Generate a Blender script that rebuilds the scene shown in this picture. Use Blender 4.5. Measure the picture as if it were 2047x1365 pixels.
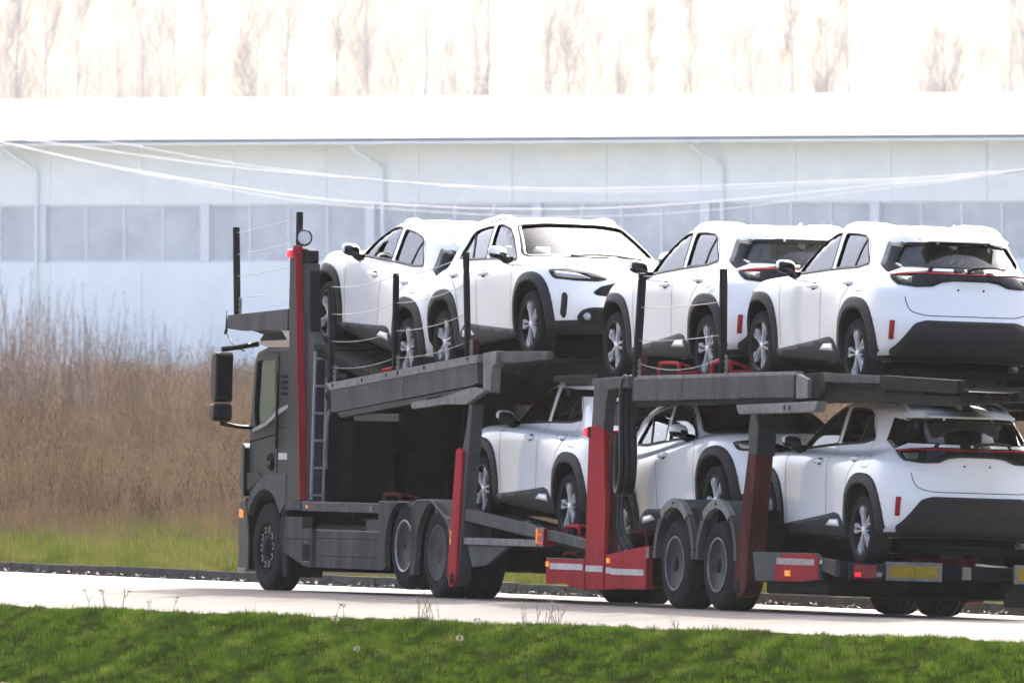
import bpy, bmesh, math, random
from math import radians as R, sin, cos, pi
from mathutils import Vector, Matrix
from mathutils.bvhtree import BVHTree
from mathutils.geometry import delaunay_2d_cdt
for _o in list(bpy.data.objects): bpy.data.objects.remove(_o)
scene = bpy.context.scene
COL = scene.collection

# ------------------------------------------------------------ camera
CAM_H = 2.512
cam = bpy.data.cameras.new('camera'); cam_o = bpy.data.objects.new('camera', cam); COL.objects.link(cam_o)
cam_o.location = (0, 0, CAM_H); cam_o.rotation_euler = (R(90), 0, 0)
cam.sensor_width = 36; cam.lens = 540.8; cam.shift_y = 0.00855
cam.clip_start = 1; cam.clip_end = 20000
scene.camera = cam_o
cam.dof.use_dof = True; cam.dof.focus_distance = 155.0; cam.dof.aperture_fstop = 12.0

# ------------------------------------------------------------ sky, sun, exposure
SUN_EL, SUN_AZ = 44.0, 20.0          # azimuth from +Y (the view direction) towards +X
world = bpy.data.worlds.new('World'); scene.world = world; world.use_nodes = True
nt = world.node_tree
bg = nt.nodes['Background']
sky = nt.nodes.new('ShaderNodeTexSky'); sky.sky_type = 'NISHITA'; sky.sun_disc = False
sky.sun_elevation = R(SUN_EL); sky.sun_rotation = R(SUN_AZ)
sky.air_density = 0.50; sky.dust_density = 6.6; sky.ozone_density = 0.0
nt.links.new(sky.outputs[0], bg.inputs[0]); bg.inputs[1].default_value = 0.15
sun = bpy.data.lights.new('sun', 'SUN'); sun.energy = 2.1; sun.angle = R(0.6); sun.color = (1.0, 0.95, 0.88)
sun_o = bpy.data.objects.new('sun', sun); COL.objects.link(sun_o)
_sd = Vector((sin(R(SUN_AZ)) * cos(R(SUN_EL)), cos(R(SUN_AZ)) * cos(R(SUN_EL)), sin(R(SUN_EL))))
sun_o.rotation_euler = _sd.to_track_quat('Z', 'Y').to_euler(); sun_o.location = (0, 150, 60)
vs = scene.view_settings
vs.view_transform = 'Standard'; vs.look = 'None'; vs.gamma = 1.0; vs.use_curve_mapping = False
vs.exposure = 2.5
scene.cycles.max_bounces = 8; scene.cycles.transparent_max_bounces = 24; scene.cycles.volume_bounces = 1
scene.cycles.caustics_reflective = False; scene.cycles.caustics_refractive = False

# ------------------------------------------------------------ materials
MATS = {}
def mat(name, col, rough=0.5, metal=0.0, coat=0.0, noise=0.0, nscale=8.0, bump=0.0, bscale=40.0, spec=0.5, col2=None, coat_rough=0.05, streak=False):
    if name in MATS: return MATS[name]
    m = bpy.data.materials.new(name); m.use_nodes = True
    t = m.node_tree; b = t.nodes['Principled BSDF']
    b.inputs['Base Color'].default_value = (*col, 1); b.inputs['Roughness'].default_value = rough
    b.inputs['Metallic'].default_value = metal; b.inputs['Coat Weight'].default_value = coat
    b.inputs['Coat Roughness'].default_value = coat_rough
    b.inputs['Specular IOR Level'].default_value = spec
    if noise > 0 or bump > 0:
        tc = t.nodes.new('ShaderNodeTexCoord')
    if noise > 0:
        n = t.nodes.new('ShaderNodeTexNoise'); n.inputs['Scale'].default_value = nscale; n.inputs['Detail'].default_value = 6
        n.inputs['Roughness'].default_value = 0.65
        if streak:
            mp = t.nodes.new('ShaderNodeMapping'); mp.inputs['Scale'].default_value = (0.8, 0.8, 0.22); t.links.new(tc.outputs['Object'], mp.inputs[0]); t.links.new(mp.outputs[0], n.inputs['Vector'])
        else: t.links.new(tc.outputs['Object'], n.inputs['Vector'])
        r = t.nodes.new('ShaderNodeValToRGB')
        c2 = col2 if col2 else tuple(min(1, c * (1 + noise)) for c in col)
        c1 = tuple(c * (1 - noise) for c in col) if not col2 else col
        r.color_ramp.elements[0].color = (*c1, 1); r.color_ramp.elements[0].position = 0.3
        r.color_ramp.elements[1].color = (*c2, 1); r.color_ramp.elements[1].position = 0.72
        t.links.new(n.outputs['Fac'], r.inputs[0]); t.links.new(r.outputs[0], b.inputs['Base Color'])
    if bump > 0:
        n2 = t.nodes.new('ShaderNodeTexNoise'); n2.inputs['Scale'].default_value = bscale; n2.inputs['Detail'].default_value = 4
        t.links.new(tc.outputs['Object'], n2.inputs['Vector'])
        bp = t.nodes.new('ShaderNodeBump'); bp.inputs['Strength'].default_value = bump; bp.inputs['Distance'].default_value = 0.02
        t.links.new(n2.outputs['Fac'], bp.inputs['Height']); t.links.new(bp.outputs[0], b.inputs['Normal'])
    MATS[name] = m
    return m
def emis(name, col, strength, base=None):
    m = mat(name, base or col, 0.3)
    b = m.node_tree.nodes['Principled BSDF']
    b.inputs['Emission Color'].default_value = (*col, 1); b.inputs['Emission Strength'].default_value = strength
    return m
def glass(name, tint, gloss_rough=0.02, ior=1.5, gcol=(0.95, 0.97, 1)):
    m = bpy.data.materials.new(name); m.use_nodes = True; t = m.node_tree
    for n in list(t.nodes): t.nodes.remove(n)
    out = t.nodes.new('ShaderNodeOutputMaterial'); mx = t.nodes.new('ShaderNodeMixShader')
    tr = t.nodes.new('ShaderNodeBsdfTransparent'); gl = t.nodes.new('ShaderNodeBsdfGlossy'); fr = t.nodes.new('ShaderNodeFresnel')
    tr.inputs[0].default_value = (*tint, 1); gl.inputs['Roughness'].default_value = gloss_rough; gl.inputs[0].default_value = (*gcol, 1)
    fr.inputs['IOR'].default_value = ior
    t.links.new(fr.outputs[0], mx.inputs[0]); t.links.new(tr.outputs[0], mx.inputs[1]); t.links.new(gl.outputs[0], mx.inputs[2])
    t.links.new(mx.outputs[0], out.inputs[0])
    MATS[name] = m
    return m

# ------------------------------------------------------------ object helpers
def link(o, parent=None):
    COL.objects.link(o)
    if parent: o.parent = parent
    return o
def obj(name, me, m=None, parent=None, smooth=False, label=None):
    if isinstance(me, bmesh.types.BMesh):
        bm = me; me = bpy.data.meshes.new(name); bm.to_mesh(me); bm.free()
    if m is not None:
        for x in (m if isinstance(m, (list, tuple)) else [m]): me.materials.append(x)
    if smooth: me.polygons.foreach_set('use_smooth', [True] * len(me.polygons))
    o = bpy.data.objects.new(name, me); link(o, parent)
    if label: o['label'] = label
    return o
def again(src, name, parent, matrix=None):
    o = bpy.data.objects.new(name, src.data); link(o, parent)
    if matrix is not None: o.matrix_basis = matrix
    return o
def tag(o, label, cat=None, group=None, kind=None):
    if label: o['label'] = label
    if cat: o['category'] = cat
    if group: o['group'] = group
    if kind: o['kind'] = kind
    return o
def empty(name, matrix, label, cat, group=None):
    o = bpy.data.objects.new(name, None); link(o); o.matrix_world = matrix; o.empty_display_size = 0.3
    return tag(o, label, cat, group)
def b_box(bm, x0, x1, y0, y1, z0, z1, mi=0):
    c = [bm.verts.new((x, y, z)) for x in (x0, x1) for y in (y0, y1) for z in (z0, z1)]
    for f in ((0, 1, 3, 2), (4, 6, 7, 5), (0, 4, 5, 1), (2, 3, 7, 6), (0, 2, 6, 4), (1, 5, 7, 3)):
        fc = bm.faces.new([c[i] for i in f]); fc.material_index = mi
    return c
def b_prism(bm, poly, y0, y1, mi=0, fn=None):
    """poly in (x,z), swept along y (or mapped by fn(a,b,t))"""
    fn = fn or (lambda a, b, t: (a, t, b))
    A = [bm.verts.new(fn(a, b, y0)) for a, b in poly]; B = [bm.verts.new(fn(a, b, y1)) for a, b in poly]
    n = len(poly); fs = [bm.faces.new(A), bm.faces.new(B[::-1])]
    for i in range(n): fs.append(bm.faces.new((A[i], B[i], B[(i + 1) % n], A[(i + 1) % n])))
    for f in fs: f.material_index = mi
def b_beam(bm, p, q, w, h, up=Vector((0, 0, 1)), mi=0):
    p = Vector(p); q = Vector(q); d = (q - p).normalized(); s = d.cross(Vector(up)).normalized(); u = s.cross(d)
    c = [bm.verts.new(e + s * a * w / 2 + u * b * h / 2) for e in (p, q) for a in (-1, 1) for b in (-1, 1)]
    for f in ((0, 1, 3, 2), (4, 6, 7, 5), (0, 4, 5, 1), (2, 3, 7, 6), (0, 2, 6, 4), (1, 5, 7, 3)):
        fc = bm.faces.new([c[i] for i in f]); fc.material_index = mi
def b_tube(bm, pts, r, n=6, caps=True, mi=0):
    pts = [Vector(p) for p in pts]; rs = r if isinstance(r, (list, tuple)) else [r] * len(pts); rings = []
    a = None
    for i, p in enumerate(pts):
        d = (pts[min(i + 1, len(pts) - 1)] - pts[max(i - 1, 0)]).normalized()
        if a is None: a = d.orthogonal().normalized()
        a = (a - d * a.dot(d)).normalized(); b = d.cross(a)
        rings.append([bm.verts.new(p + (a * cos(2 * pi * k / n) + b * sin(2 * pi * k / n)) * rs[i]) for k in range(n)])
    for i in range(len(rings) - 1):
        for k in range(n):
            f = bm.faces.new((rings[i][k], rings[i][(k + 1) % n], rings[i + 1][(k + 1) % n], rings[i + 1][k])); f.smooth = True; f.material_index = mi
    if caps:
        bm.faces.new(rings[0][::-1]).material_index = mi; bm.faces.new(rings[-1]).material_index = mi
def b_lathe(bm, prof, n=40, axis='y', c=(0, 0, 0), closed=False, mi=0, smooth=True):
    """prof: list of (radius, offset along the axis)"""
    rings = []
    for r_, t_ in prof:
        ring = []
        for k in range(n):
            a = 2 * pi * k / n
            if axis == 'y': v = (c[0] + r_ * cos(a), c[1] + t_, c[2] + r_ * sin(a))
            elif axis == 'x': v = (c[0] + t_, c[1] + r_ * cos(a), c[2] + r_ * sin(a))
            else: v = (c[0] + r_ * cos(a), c[1] + r_ * sin(a), c[2] + t_)
            ring.append(bm.verts.new(v))
        rings.append(ring)
    m = len(rings)
    for i in range(m if closed else m - 1):
        A, B = rings[i], rings[(i + 1) % m]
        for k in range(n):
            f = bm.faces.new((A[k], A[(k + 1) % n], B[(k + 1) % n], B[k])); f.smooth = smooth; f.material_index = mi
    if not closed:
        for ring, (r_, t_) in ((rings[0], prof[0]), (rings[-1], prof[-1])):
            if r_ > 1e-4: bm.faces.new(ring).material_index = mi
def fixn(bm):
    bmesh.ops.recalc_face_normals(bm, faces=bm.faces[:]); return bm
def box(name, x0, x1, y0, y1, z0, z1, m, parent, bevel=0.0, label=None):
    bm = bmesh.new(); b_box(bm, x0, x1, y0, y1, z0, z1); fixn(bm)
    if bevel > 0: bmesh.ops.bevel(bm, geom=bm.edges[:], offset=bevel, segments=2, affect='EDGES', profile=0.6)
    return obj(name, bm, m, parent, label=label)
def prism(name, poly, y0, y1, m, parent, bevel=0.0, fn=None, label=None):
    bm = bmesh.new(); b_prism(bm, poly, y0, y1, fn=fn); fixn(bm)
    if bevel > 0: bmesh.ops.bevel(bm, geom=bm.edges[:], offset=bevel, segments=2, affect='EDGES', profile=0.6)
    return obj(name, bm, m, parent, label=label)
def beam(name, p, q, w, h, m, parent, bevel=0.0, label=None, up=Vector((0, 0, 1))):
    bm = bmesh.new(); b_beam(bm, p, q, w, h, up); fixn(bm)
    if bevel > 0: bmesh.ops.bevel(bm, geom=bm.edges[:], offset=bevel, segments=2, affect='EDGES', profile=0.6)
    return obj(name, bm, m, parent, label=label)
def tube(name, pts, r, m, parent, n=6, label=None):
    bm = bmesh.new(); b_tube(bm, pts, r, n); fixn(bm); return obj(name, bm, m, parent, label=label)
def smooth_path(pts, k=6):
    P = [Vector(p) for p in pts]; P = [P[0] * 2 - P[1]] + P + [P[-1] * 2 - P[-2]]; out = []
    for i in range(1, len(P) - 2):
        for s in range(k):
            t = s / k; a, b, c, d = P[i - 1:i + 3]
            out.append(0.5 * ((2 * b) + (c - a) * t + (2 * a - 5 * b + 4 * c - d) * t * t + (3 * b - a - 3 * c + d) * t ** 3))
    out.append(P[-2]); return out
def rig(th, roll, loc):
    """frame of a vehicle on the road: x forward, y left, z up; loc = left wheel line on the ground, moved to the middle"""
    t, r = R(th), R(roll)
    h = Vector((-sin(t), cos(t), 0)); rt = Vector((cos(t), sin(t), 0)); z = Vector((0, 0, 1))
    v = rt * cos(r) - z * sin(r); w = z * cos(r) + rt * sin(r)
    o = Vector(loc) + v * 1.275
    return Matrix(((h.x, -v.x, w.x, o.x), (h.y, -v.y, w.y, o.y), (h.z, -v.z, w.z, o.z), (0, 0, 0, 1)))

M_white = mat('white_car_paint', (0.805, 0.825, 0.800), 0.36, coat=1.0)
M_clad = mat('grey_cladding_plastic', (0.026, 0.0265, 0.027), 0.55, bump=0.05, bscale=300, spec=0.15)
M_blk = mat('black_plastic', (0.008, 0.008, 0.009), 0.45, spec=0.25)
M_gloss = mat('gloss_black', (0.005, 0.005, 0.006), 0.15, spec=0.3)
M_tyre = mat('tyre_rubber', (0.025, 0.025, 0.026), 0.8, noise=0.35, nscale=14, spec=0.03)
M_under = mat('underbody', (0.006, 0.006, 0.006), 0.85, spec=0.1)
M_alloy = mat('machined_alloy', (0.78, 0.78, 0.78), 0.28, metal=0.4)
M_pipe = mat('exhaust_steel', (0.10, 0.09, 0.08), 0.5, metal=0.6)
M_smoke = mat('smoked_lamp_lens', (0.09, 0.085, 0.07), 0.2, noise=0.5, nscale=30)
M_rimblk = mat('black_rim_paint', (0.006, 0.006, 0.007), 0.35, spec=0.2)
M_glass = glass('car_glass', (0.96, 0.98, 0.97), ior=1.7)
M_wind = glass('windscreen_glass', (0.88, 0.91, 0.91), ior=1.9, gcol=(0.14, 0.155, 0.18))
M_pglass = glass('privacy_glass', (0.55, 0.60, 0.62), ior=1.7)
M_red = mat('red_lamp_lens', (0.30, 0.004, 0.012), 0.25, spec=0.3)
M_lamp = mat('clear_lamp_lens', (0.33, 0.35, 0.37), 0.12, metal=0.4)
M_seat = mat('dark_seat_fabric', (0.02, 0.02, 0.022), 0.85)
# ============================================================ the setting
rnd = random.Random(7)
TH = R(20.0)
HV = Vector((-sin(TH), cos(TH), 0)); RV = Vector((cos(TH), sin(TH), 0)); ORG = Vector((1.5683, 150.0, 0))
def road_z(v): return 0.028 - 0.0314 * abs(v + 0.9)            # cambered: crown between the lanes
def W(s, v, z=0.0): return ORG + HV * s + RV * v + Vector((0, 0, z))
def sv(x, y): q = Vector((x, y, 0)) - ORG; return q.dot(HV), q.dot(RV)
def near_edge(s): return -3.92 - 0.066 * s if s > -40 else -1.3
KERB_V = 5.0
def ground_mat(name, c1, c2, scale, bump=0.6, rough=0.9, spec=0.0):
    m = bpy.data.materials.new(name); m.use_nodes = True; t = m.node_tree; b = t.nodes['Principled BSDF']
    g = t.nodes.new('ShaderNodeNewGeometry'); n = t.nodes.new('ShaderNodeTexNoise'); n.inputs['Scale'].default_value = scale; n.inputs['Detail'].default_value = 8
    n.inputs['Roughness'].default_value = 0.7
    t.links.new(g.outputs['Position'], n.inputs['Vector'])
    r = t.nodes.new('ShaderNodeValToRGB'); r.color_ramp.elements[0].position = 0.32; r.color_ramp.elements[1].position = 0.68
    r.color_ramp.elements[0].color = (*c1, 1); r.color_ramp.elements[1].color = (*c2, 1)
    t.links.new(n.outputs['Fac'], r.inputs[0]); t.links.new(r.outputs[0], b.inputs['Base Color'])
    n2 = t.nodes.new('ShaderNodeTexNoise'); n2.inputs['Scale'].default_value = scale * 14; n2.inputs['Detail'].default_value = 4; t.links.new(g.outputs['Position'], n2.inputs['Vector'])
    bp = t.nodes.new('ShaderNodeBump'); bp.inputs['Strength'].default_value = bump; bp.inputs['Distance'].default_value = 0.03
    t.links.new(n2.outputs['Fac'], bp.inputs['Height']); t.links.new(bp.outputs[0], b.inputs['Normal'])
    b.inputs['Roughness'].default_value = rough; b.inputs['Specular IOR Level'].default_value = spec
    return m
M_soil = ground_mat('dry_field_soil', (0.055, 0.042, 0.030), (0.13, 0.10, 0.068), 0.35)
M_turf = ground_mat('turf_soil', (0.010, 0.014, 0.004), (0.028, 0.034, 0.009), 1.2)
M_road = ground_mat('pale_asphalt', (0.105, 0.100, 0.096), (0.145, 0.138, 0.132), 0.5, bump=0.3, rough=0.8, spec=0.02)
M_kerb = ground_mat('kerb_concrete', (0.055, 0.054, 0.050), (0.105, 0.10, 0.095), 3.0, bump=0.4, rough=0.85)
def sheet(name, rows, m, kind='structure', smooth=True):
    bm = bmesh.new(); V = [[bm.verts.new(p) for p in r] for r in rows]
    for i in range(len(V) - 1):
        for j in range(len(V[0]) - 1): f = bm.faces.new((V[i][j], V[i + 1][j], V[i + 1][j + 1], V[i][j + 1])); f.smooth = smooth
    fixn(bm)
    if sum(f.normal.z for f in bm.faces) < 0: bmesh.ops.reverse_faces(bm, faces=bm.faces[:])
    o = obj(name, bm, m); o['kind'] = kind; return o
# wide ground sheet under everything, to the horizon
def field_z(x, y): return -0.06 + 0.0006 * (y - 200) + 0.10 * sin(x * 0.31 + y * 0.045) * min(1, max(0, (y - 205) / 40))
xs = [-3000, -900, -300, -120] + [-60 + 5 * i for i in range(25)] + [120, 300, 900, 3000]
ys = [-600, 0, 60, 100, 125] + [192 + 6 * i for i in range(40)] + [450, 520, 700, 1200, 3500]
tag(sheet('ground', [[Vector((x, y, -1.2 if y < 190 else field_z(x, y))) for y in ys] for x in xs], M_soil), 'brown earth of the field running back to the building')
S = [-60, -40] + [-30 + 3 * i for i in range(45)] + [125, 160, 200]
# road: from its near edge over the crown to the kerb
tag(sheet('road', [[W(s, v, road_z(v)) for v in [near_edge(s) + (-0.9 - near_edge(s)) * k / 4 for k in range(4)] + [-0.9, 0.5, 2, 3.5, KERB_V + 0.02]] for s in S], M_road), 'pale sunlit road under the transporter')
# painted edge line along the kerb side
tag(sheet('edge_line', [[W(s, v, road_z(v) + 0.004) for v in (4.25, 4.37)] for s in S], mat('road_paint', (0.72, 0.71, 0.68), 0.6, noise=0.15, nscale=2)), 'white painted line near the far kerb')
# kerb of single stones
kerb = bpy.data.objects.new('kerb', None); link(kerb); tag(kerb, 'low concrete kerb along the far side of the road', None, None, 'structure')
L_ = 1.55; kz = road_z(KERB_V); bm = bmesh.new(); b_box(bm, -L_ / 2 + 0.008, L_ / 2 - 0.008, -0.15, 0.0, -0.15, 0.115); fixn(bm); bmesh.ops.bevel(bm, geom=bm.edges[:], offset=0.018, segments=2, affect='EDGES')
k0 = None
for i in range(64):
    s = -26 + L_ * i; p = W(s, KERB_V, kz + rnd.uniform(-0.006, 0.006)); mtx = Matrix.Translation(p) @ Matrix.Rotation(TH + pi / 2 + rnd.uniform(-0.004, 0.004), 4, 'Z')
    if k0 is None: k0 = obj('kerb_stone', bm, M_kerb, kerb); o = k0
    else: o = again(k0, 'kerb_stone', kerb)
    o.matrix_basis = mtx
# far verge behind the kerb, joining the field
def verge_z(v): return kz + 0.095 + (0.0 - kz - 0.095 + 0.02) * min(1, max(0, (v - 5.15) / 9)) 
tag(sheet('far_verge', [[W(s, v, verge_z(v) + 0.03 * sin(s * 0.9 + v) * (0 if v < 5.4 else 1)) for v in (5.14, 5.5, 6.5, 8, 10, 12, 15, 19, 26)] for s in S], M_turf), 'grassy verge between kerb and dry field')
# near verge: a bank falling away from the road towards the camera
def bank_z(d, s):      # d = metres outwards from the road edge
    z0 = road_z(near_edge(s)) + 0.015
    hump = 0.016 * sin(s * 1.7 + 0.6) * math.exp(-((d - 0.25) / 0.3) ** 2) + 0.030 * sin(s * 3.1 + d * 2.3) * sin(s * 1.3 - d * 4.0) * min(1, d / 0.6) + 0.03 * sin(s * 0.63 + 1.1 + d) * min(1, d)
    return z0 - 0.035 * min(1, d / 0.2) - 0.50 * max(0, d - 0.15) ** 1.12 / (1 + 0.06 * d) + hump
DB = [0.0, 0.08, 0.16, 0.25, 0.35, 0.5, 0.65, 0.8, 1.0, 1.2, 1.5, 1.9, 2.4, 3.2]
SB = [-60, -45] + [-34 + 0.25 * i for i in range(240)] + [35, 60, 120, 200]
bank_rows = [[W(s, near_edge(s) - d, max(bank_z(d, s), -1.15)) for d in DB] + [W(s, near_edge(s) - 5, -1.2), W(s, near_edge(s) - 12, -1.21)] for s in SB]
tag(sheet('near_verge', bank_rows, M_turf), 'grass bank falling from the road edge towards the camera')
# sky is the world; haze is added at the end

# ------------------------------------------------------------ scattering of uncountable plants
def leaf_mat(name, cols, trans=0.45, scale=0.8, rough=0.55):
    m = bpy.data.materials.new(name); m.use_nodes = True; t = m.node_tree
    for n in list(t.nodes): t.nodes.remove(n)
    out = t.nodes.new('ShaderNodeOutputMaterial'); mx = t.nodes.new('ShaderNodeMixShader'); d = t.nodes.new('ShaderNodeBsdfPrincipled'); tr = t.nodes.new('ShaderNodeBsdfTranslucent')
    g = t.nodes.new('ShaderNodeNewGeometry'); n1 = t.nodes.new('ShaderNodeTexNoise'); n1.inputs['Scale'].default_value = scale; n1.inputs['Detail'].default_value = 5
    n1.inputs['Roughness'].default_value = 0.7
    t.links.new(g.outputs['Position'], n1.inputs['Vector'])
    oi = t.nodes.new('ShaderNodeObjectInfo'); ad = t.nodes.new('ShaderNodeMath'); ad.operation = 'MULTIPLY_ADD'; ad.inputs[1].default_value = 0.30; 
    sb = t.nodes.new('ShaderNodeMath'); sb.operation = 'SUBTRACT'; sb.inputs[1].default_value = 0.15
    t.links.new(oi.outputs['Random'], ad.inputs[0]); t.links.new(n1.outputs['Fac'], ad.inputs[2]); t.links.new(ad.outputs[0], sb.inputs[0])
    r = t.nodes.new('ShaderNodeValToRGB'); el = r.color_ramp.elements
    for i, c in enumerate(cols):
        p = 0.28 + 0.44 * i / (len(cols) - 1); e = el[i] if i < 2 else el.new(p); e.position = p; e.color = (*c, 1)
    t.links.new(sb.outputs[0], r.inputs[0]); t.links.new(r.outputs[0], d.inputs['Base Color']); t.links.new(r.outputs[0], tr.inputs[0])
    d.inputs['Roughness'].default_value = rough; d.inputs['Specular IOR Level'].default_value = 0.04; mx.inputs[0].default_value = trans
    t.links.new(d.outputs[0], mx.inputs[1]); t.links.new(tr.outputs[0], mx.inputs[2]); t.links.new(mx.outputs[0], out.inputs[0])
    return m
def tuft(name, n, h0, h1, spread, width, m, lean=0.35, head=0.0, seed=1, seg=3):
    r = random.Random(seed); bm = bmesh.new()
    for i in range(n):
        a = r.uniform(0, 2 * pi); d = spread * math.sqrt(r.random()); x, y = d * cos(a), d * sin(a); h = r.uniform(h0, h1); la = r.uniform(0, 2 * pi); le = r.uniform(0.1, 1) * lean * h; w = width * r.uniform(0.7, 1.3)
        wa = r.uniform(0, pi); wx, wy = cos(wa) * w / 2, sin(wa) * w / 2; prev = None
        for s in range(seg + 1):
            t = s / seg; c = Vector((x + cos(la) * le * t * t, y + sin(la) * le * t * t, h * t * (1 - 0.12 * t))); k = (1 - t) ** 0.7 if not head else max(0.25, 1 - t)
            if s == seg and not head: cur = (bm.verts.new(c),)
            else: cur = (bm.verts.new(c + Vector((wx * k, wy * k, 0))), bm.verts.new(c - Vector((wx * k, wy * k, 0))))
            if prev: bm.faces.new((prev[0], prev[1], cur[1], cur[0]) if len(cur) == 2 else (prev[0], prev[1], cur[0]))
            prev = cur
        if head and r.random() < 0.75:      # seed head: a few small leaves
            for q in range(4):
                cc = c + Vector((r.uniform(-1, 1), r.uniform(-1, 1), r.uniform(-2.2, 0.8))) * head; e = Vector((r.uniform(-1, 1), r.uniform(-1, 1), r.uniform(0.2, 1.6))).normalized() * head * 0.9; f = e.orthogonal().normalized() * head * 0.28
                bm.faces.new([bm.verts.new(cc - f), bm.verts.new(cc + f), bm.verts.new(cc + e)])
    me = bpy.data.meshes.new(name); bm.to_mesh(me); bm.free(); me.materials.append(m); return me
def scatter(name, meshes, pts, label, cat):
    """pts: (location, z rotation, scale); one object instancing the tuft meshes through geometry nodes"""
    me = bpy.data.meshes.new(name); me.from_pydata([tuple(p[0]) for p in pts], [], [])
    a = me.attributes.new('rz', 'FLOAT', 'POINT'); a.data.foreach_set('value', [p[1] for p in pts])
    a = me.attributes.new('sc', 'FLOAT', 'POINT'); a.data.foreach_set('value', [p[2] for p in pts])
    a = me.attributes.new('ix', 'INT', 'POINT'); a.data.foreach_set('value', [rnd.randrange(len(meshes)) for p in pts])
    o = bpy.data.objects.new(name, me); link(o); tag(o, label, cat, None, 'stuff')
    ng = bpy.data.node_groups.new(name, 'GeometryNodeTree'); ng.interface.new_socket('Geometry', in_out='INPUT', socket_type='NodeSocketGeometry'); ng.interface.new_socket('Geometry', in_out='OUTPUT', socket_type='NodeSocketGeometry')
    N = ng.nodes; L = ng.links; gi = N.new('NodeGroupInput'); go = N.new('NodeGroupOutput'); ip = N.new('GeometryNodeInstanceOnPoints'); jg = N.new('GeometryNodeGeometryToInstance')
    for mm in meshes[::-1]:
        src = bpy.data.objects.new(name + '_blade', mm)
        oi = N.new('GeometryNodeObjectInfo'); oi.inputs['Object'].default_value = src; oi.inputs['As Instance'].default_value = False
        L.new(oi.outputs['Geometry'], jg.inputs[0])
    def attr(nm, ty):
        q = N.new('GeometryNodeInputNamedAttribute'); q.data_type = ty; q.inputs['Name'].default_value = nm; return q.outputs[0]
    cx = N.new('ShaderNodeCombineXYZ'); L.new(attr('rz', 'FLOAT'), cx.inputs[2])
    er = N.new('FunctionNodeEulerToRotation'); L.new(cx.outputs[0], er.inputs[0])
    L.new(gi.outputs[0], ip.inputs['Points']); L.new(jg.outputs[0], ip.inputs['Instance']); ip.inputs['Pick Instance'].default_value = True
    L.new(attr('ix', 'INT'), ip.inputs['Instance Index']); L.new(er.outputs[0], ip.inputs['Rotation']); L.new(attr('sc', 'FLOAT'), ip.inputs['Scale'])
    L.new(ip.outputs[0], go.inputs[0])
    md = o.modifiers.new('scatter', 'NODES'); md.node_group = ng
    return o
# ============================================================ the small SUV, built once and copied
def car_surface(scale_in=0.0, levels=None, nq=18, ns=44, nl=4):
    """stack of plan-view contours from sill to roof; each level:
       (z front, z side, z rear, x front, x rear, half width, front corner depth, rear corner depth)"""
    L = levels or LEV
    def contour(l):
        zf, zs, zr, xf, xr, hw, cf, cr = l
        pts = []
        ef, er = 2.5, (2.9 if hw > 0.84 else 2.3)
        for i in range(nq + 1):
            a = (pi / 2) * i / nq
            y = hw * sin(a) ** (2 / ef) if i else 0.0; x = xf - cf + cf * (max(cos(a), 0) ** (2 / ef))
            pts.append((x, y))
        for i in range(1, ns):
            t = i / ns; pts.append((xf - cf + (xr + cr - xf + cf) * t, hw))
        for i in range(nq + 1):
            a = (pi / 2) * (1 - i / nq)
            y = hw * sin(a) ** (2 / er) if i < nq else 0.0; x = xr + cr - cr * (max(cos(a), 0) ** (2 / er))
            pts.append((x, y))
        out = []
        for x, y in pts:
            t = (x - xr) / max(xf - xr, 1e-6)                # 0 rear .. 1 front
            if t > 0.5: z = zs + (zf - zs) * ((t - 0.5) * 2) ** 2.2
            else: z = zs + (zr - zs) * ((0.5 - t) * 2) ** 2.0
            # fender flares and waisted doors
            k = math.exp(-((x - 1.26) / 0.42) ** 2) + 1.15 * math.exp(-((x + 1.28) / 0.44) ** 2)
            vz = math.exp(-((z - 0.66) / 0.26) ** 2)
            yy = y + (y / max(hw, 1e-6)) ** 6 * (0.030 * k * vz - 0.012 * math.exp(-((x) / 0.5) ** 2) * math.exp(-((z - 0.62) / 0.2) ** 2)) if hw > 0.6 else y
            if z > 1.04 and hw > 0.3: yy *= 1 - 0.015 * max(0, (-x - 0.3) / 1.5) ** 1.5     # cabin narrows to the rear
            out.append(Vector((x, yy, z)))
        full = out + [Vector((p.x, -p.y, p.z)) for p in out[-2:0:-1]]
        return full
    C_ = [contour(l) for l in L]
    rows = []
    for i in range(len(C_) - 1):
        a, b, c, d = C_[max(i - 1, 0)], C_[i], C_[i + 1], C_[min(i + 2, len(C_) - 1)]
        for s in range(nl):
            t = s / nl; row = []
            for k in range(len(b)):
                # centripetal-ish: limited tangents keep creases tidy
                m1 = (c[k] - a[k]) * 0.5; m2 = (d[k] - b[k]) * 0.5; seg = (c[k] - b[k]).length
                if m1.length > seg: m1 = m1.normalized() * seg
                if m2.length > seg: m2 = m2.normalized() * seg
                h1 = 2 * t ** 3 - 3 * t ** 2 + 1; h2 = t ** 3 - 2 * t ** 2 + t; h3 = -2 * t ** 3 + 3 * t ** 2; h4 = t ** 3 - t ** 2
                row.append(b[k] * h1 + m1 * h2 + c[k] * h3 + m2 * h4)
            rows.append(row)
    rows.append(C_[-1])
    bm = bmesh.new()
    V = [[bm.verts.new(p) for p in row] for row in rows]; n = len(rows[0])
    for i in range(len(V) - 1):
        for k in range(n):
            bm.faces.new((V[i][k], V[i][(k + 1) % n], V[i + 1][(k + 1) % n], V[i + 1][k]))
    bm.faces.new(V[0][::-1]); bm.faces.new(V[-1])
    bmesh.ops.remove_doubles(bm, verts=bm.verts[:], dist=0.0004)
    for f in bm.faces: f.smooth = True
    return fixn(bm)
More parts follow.
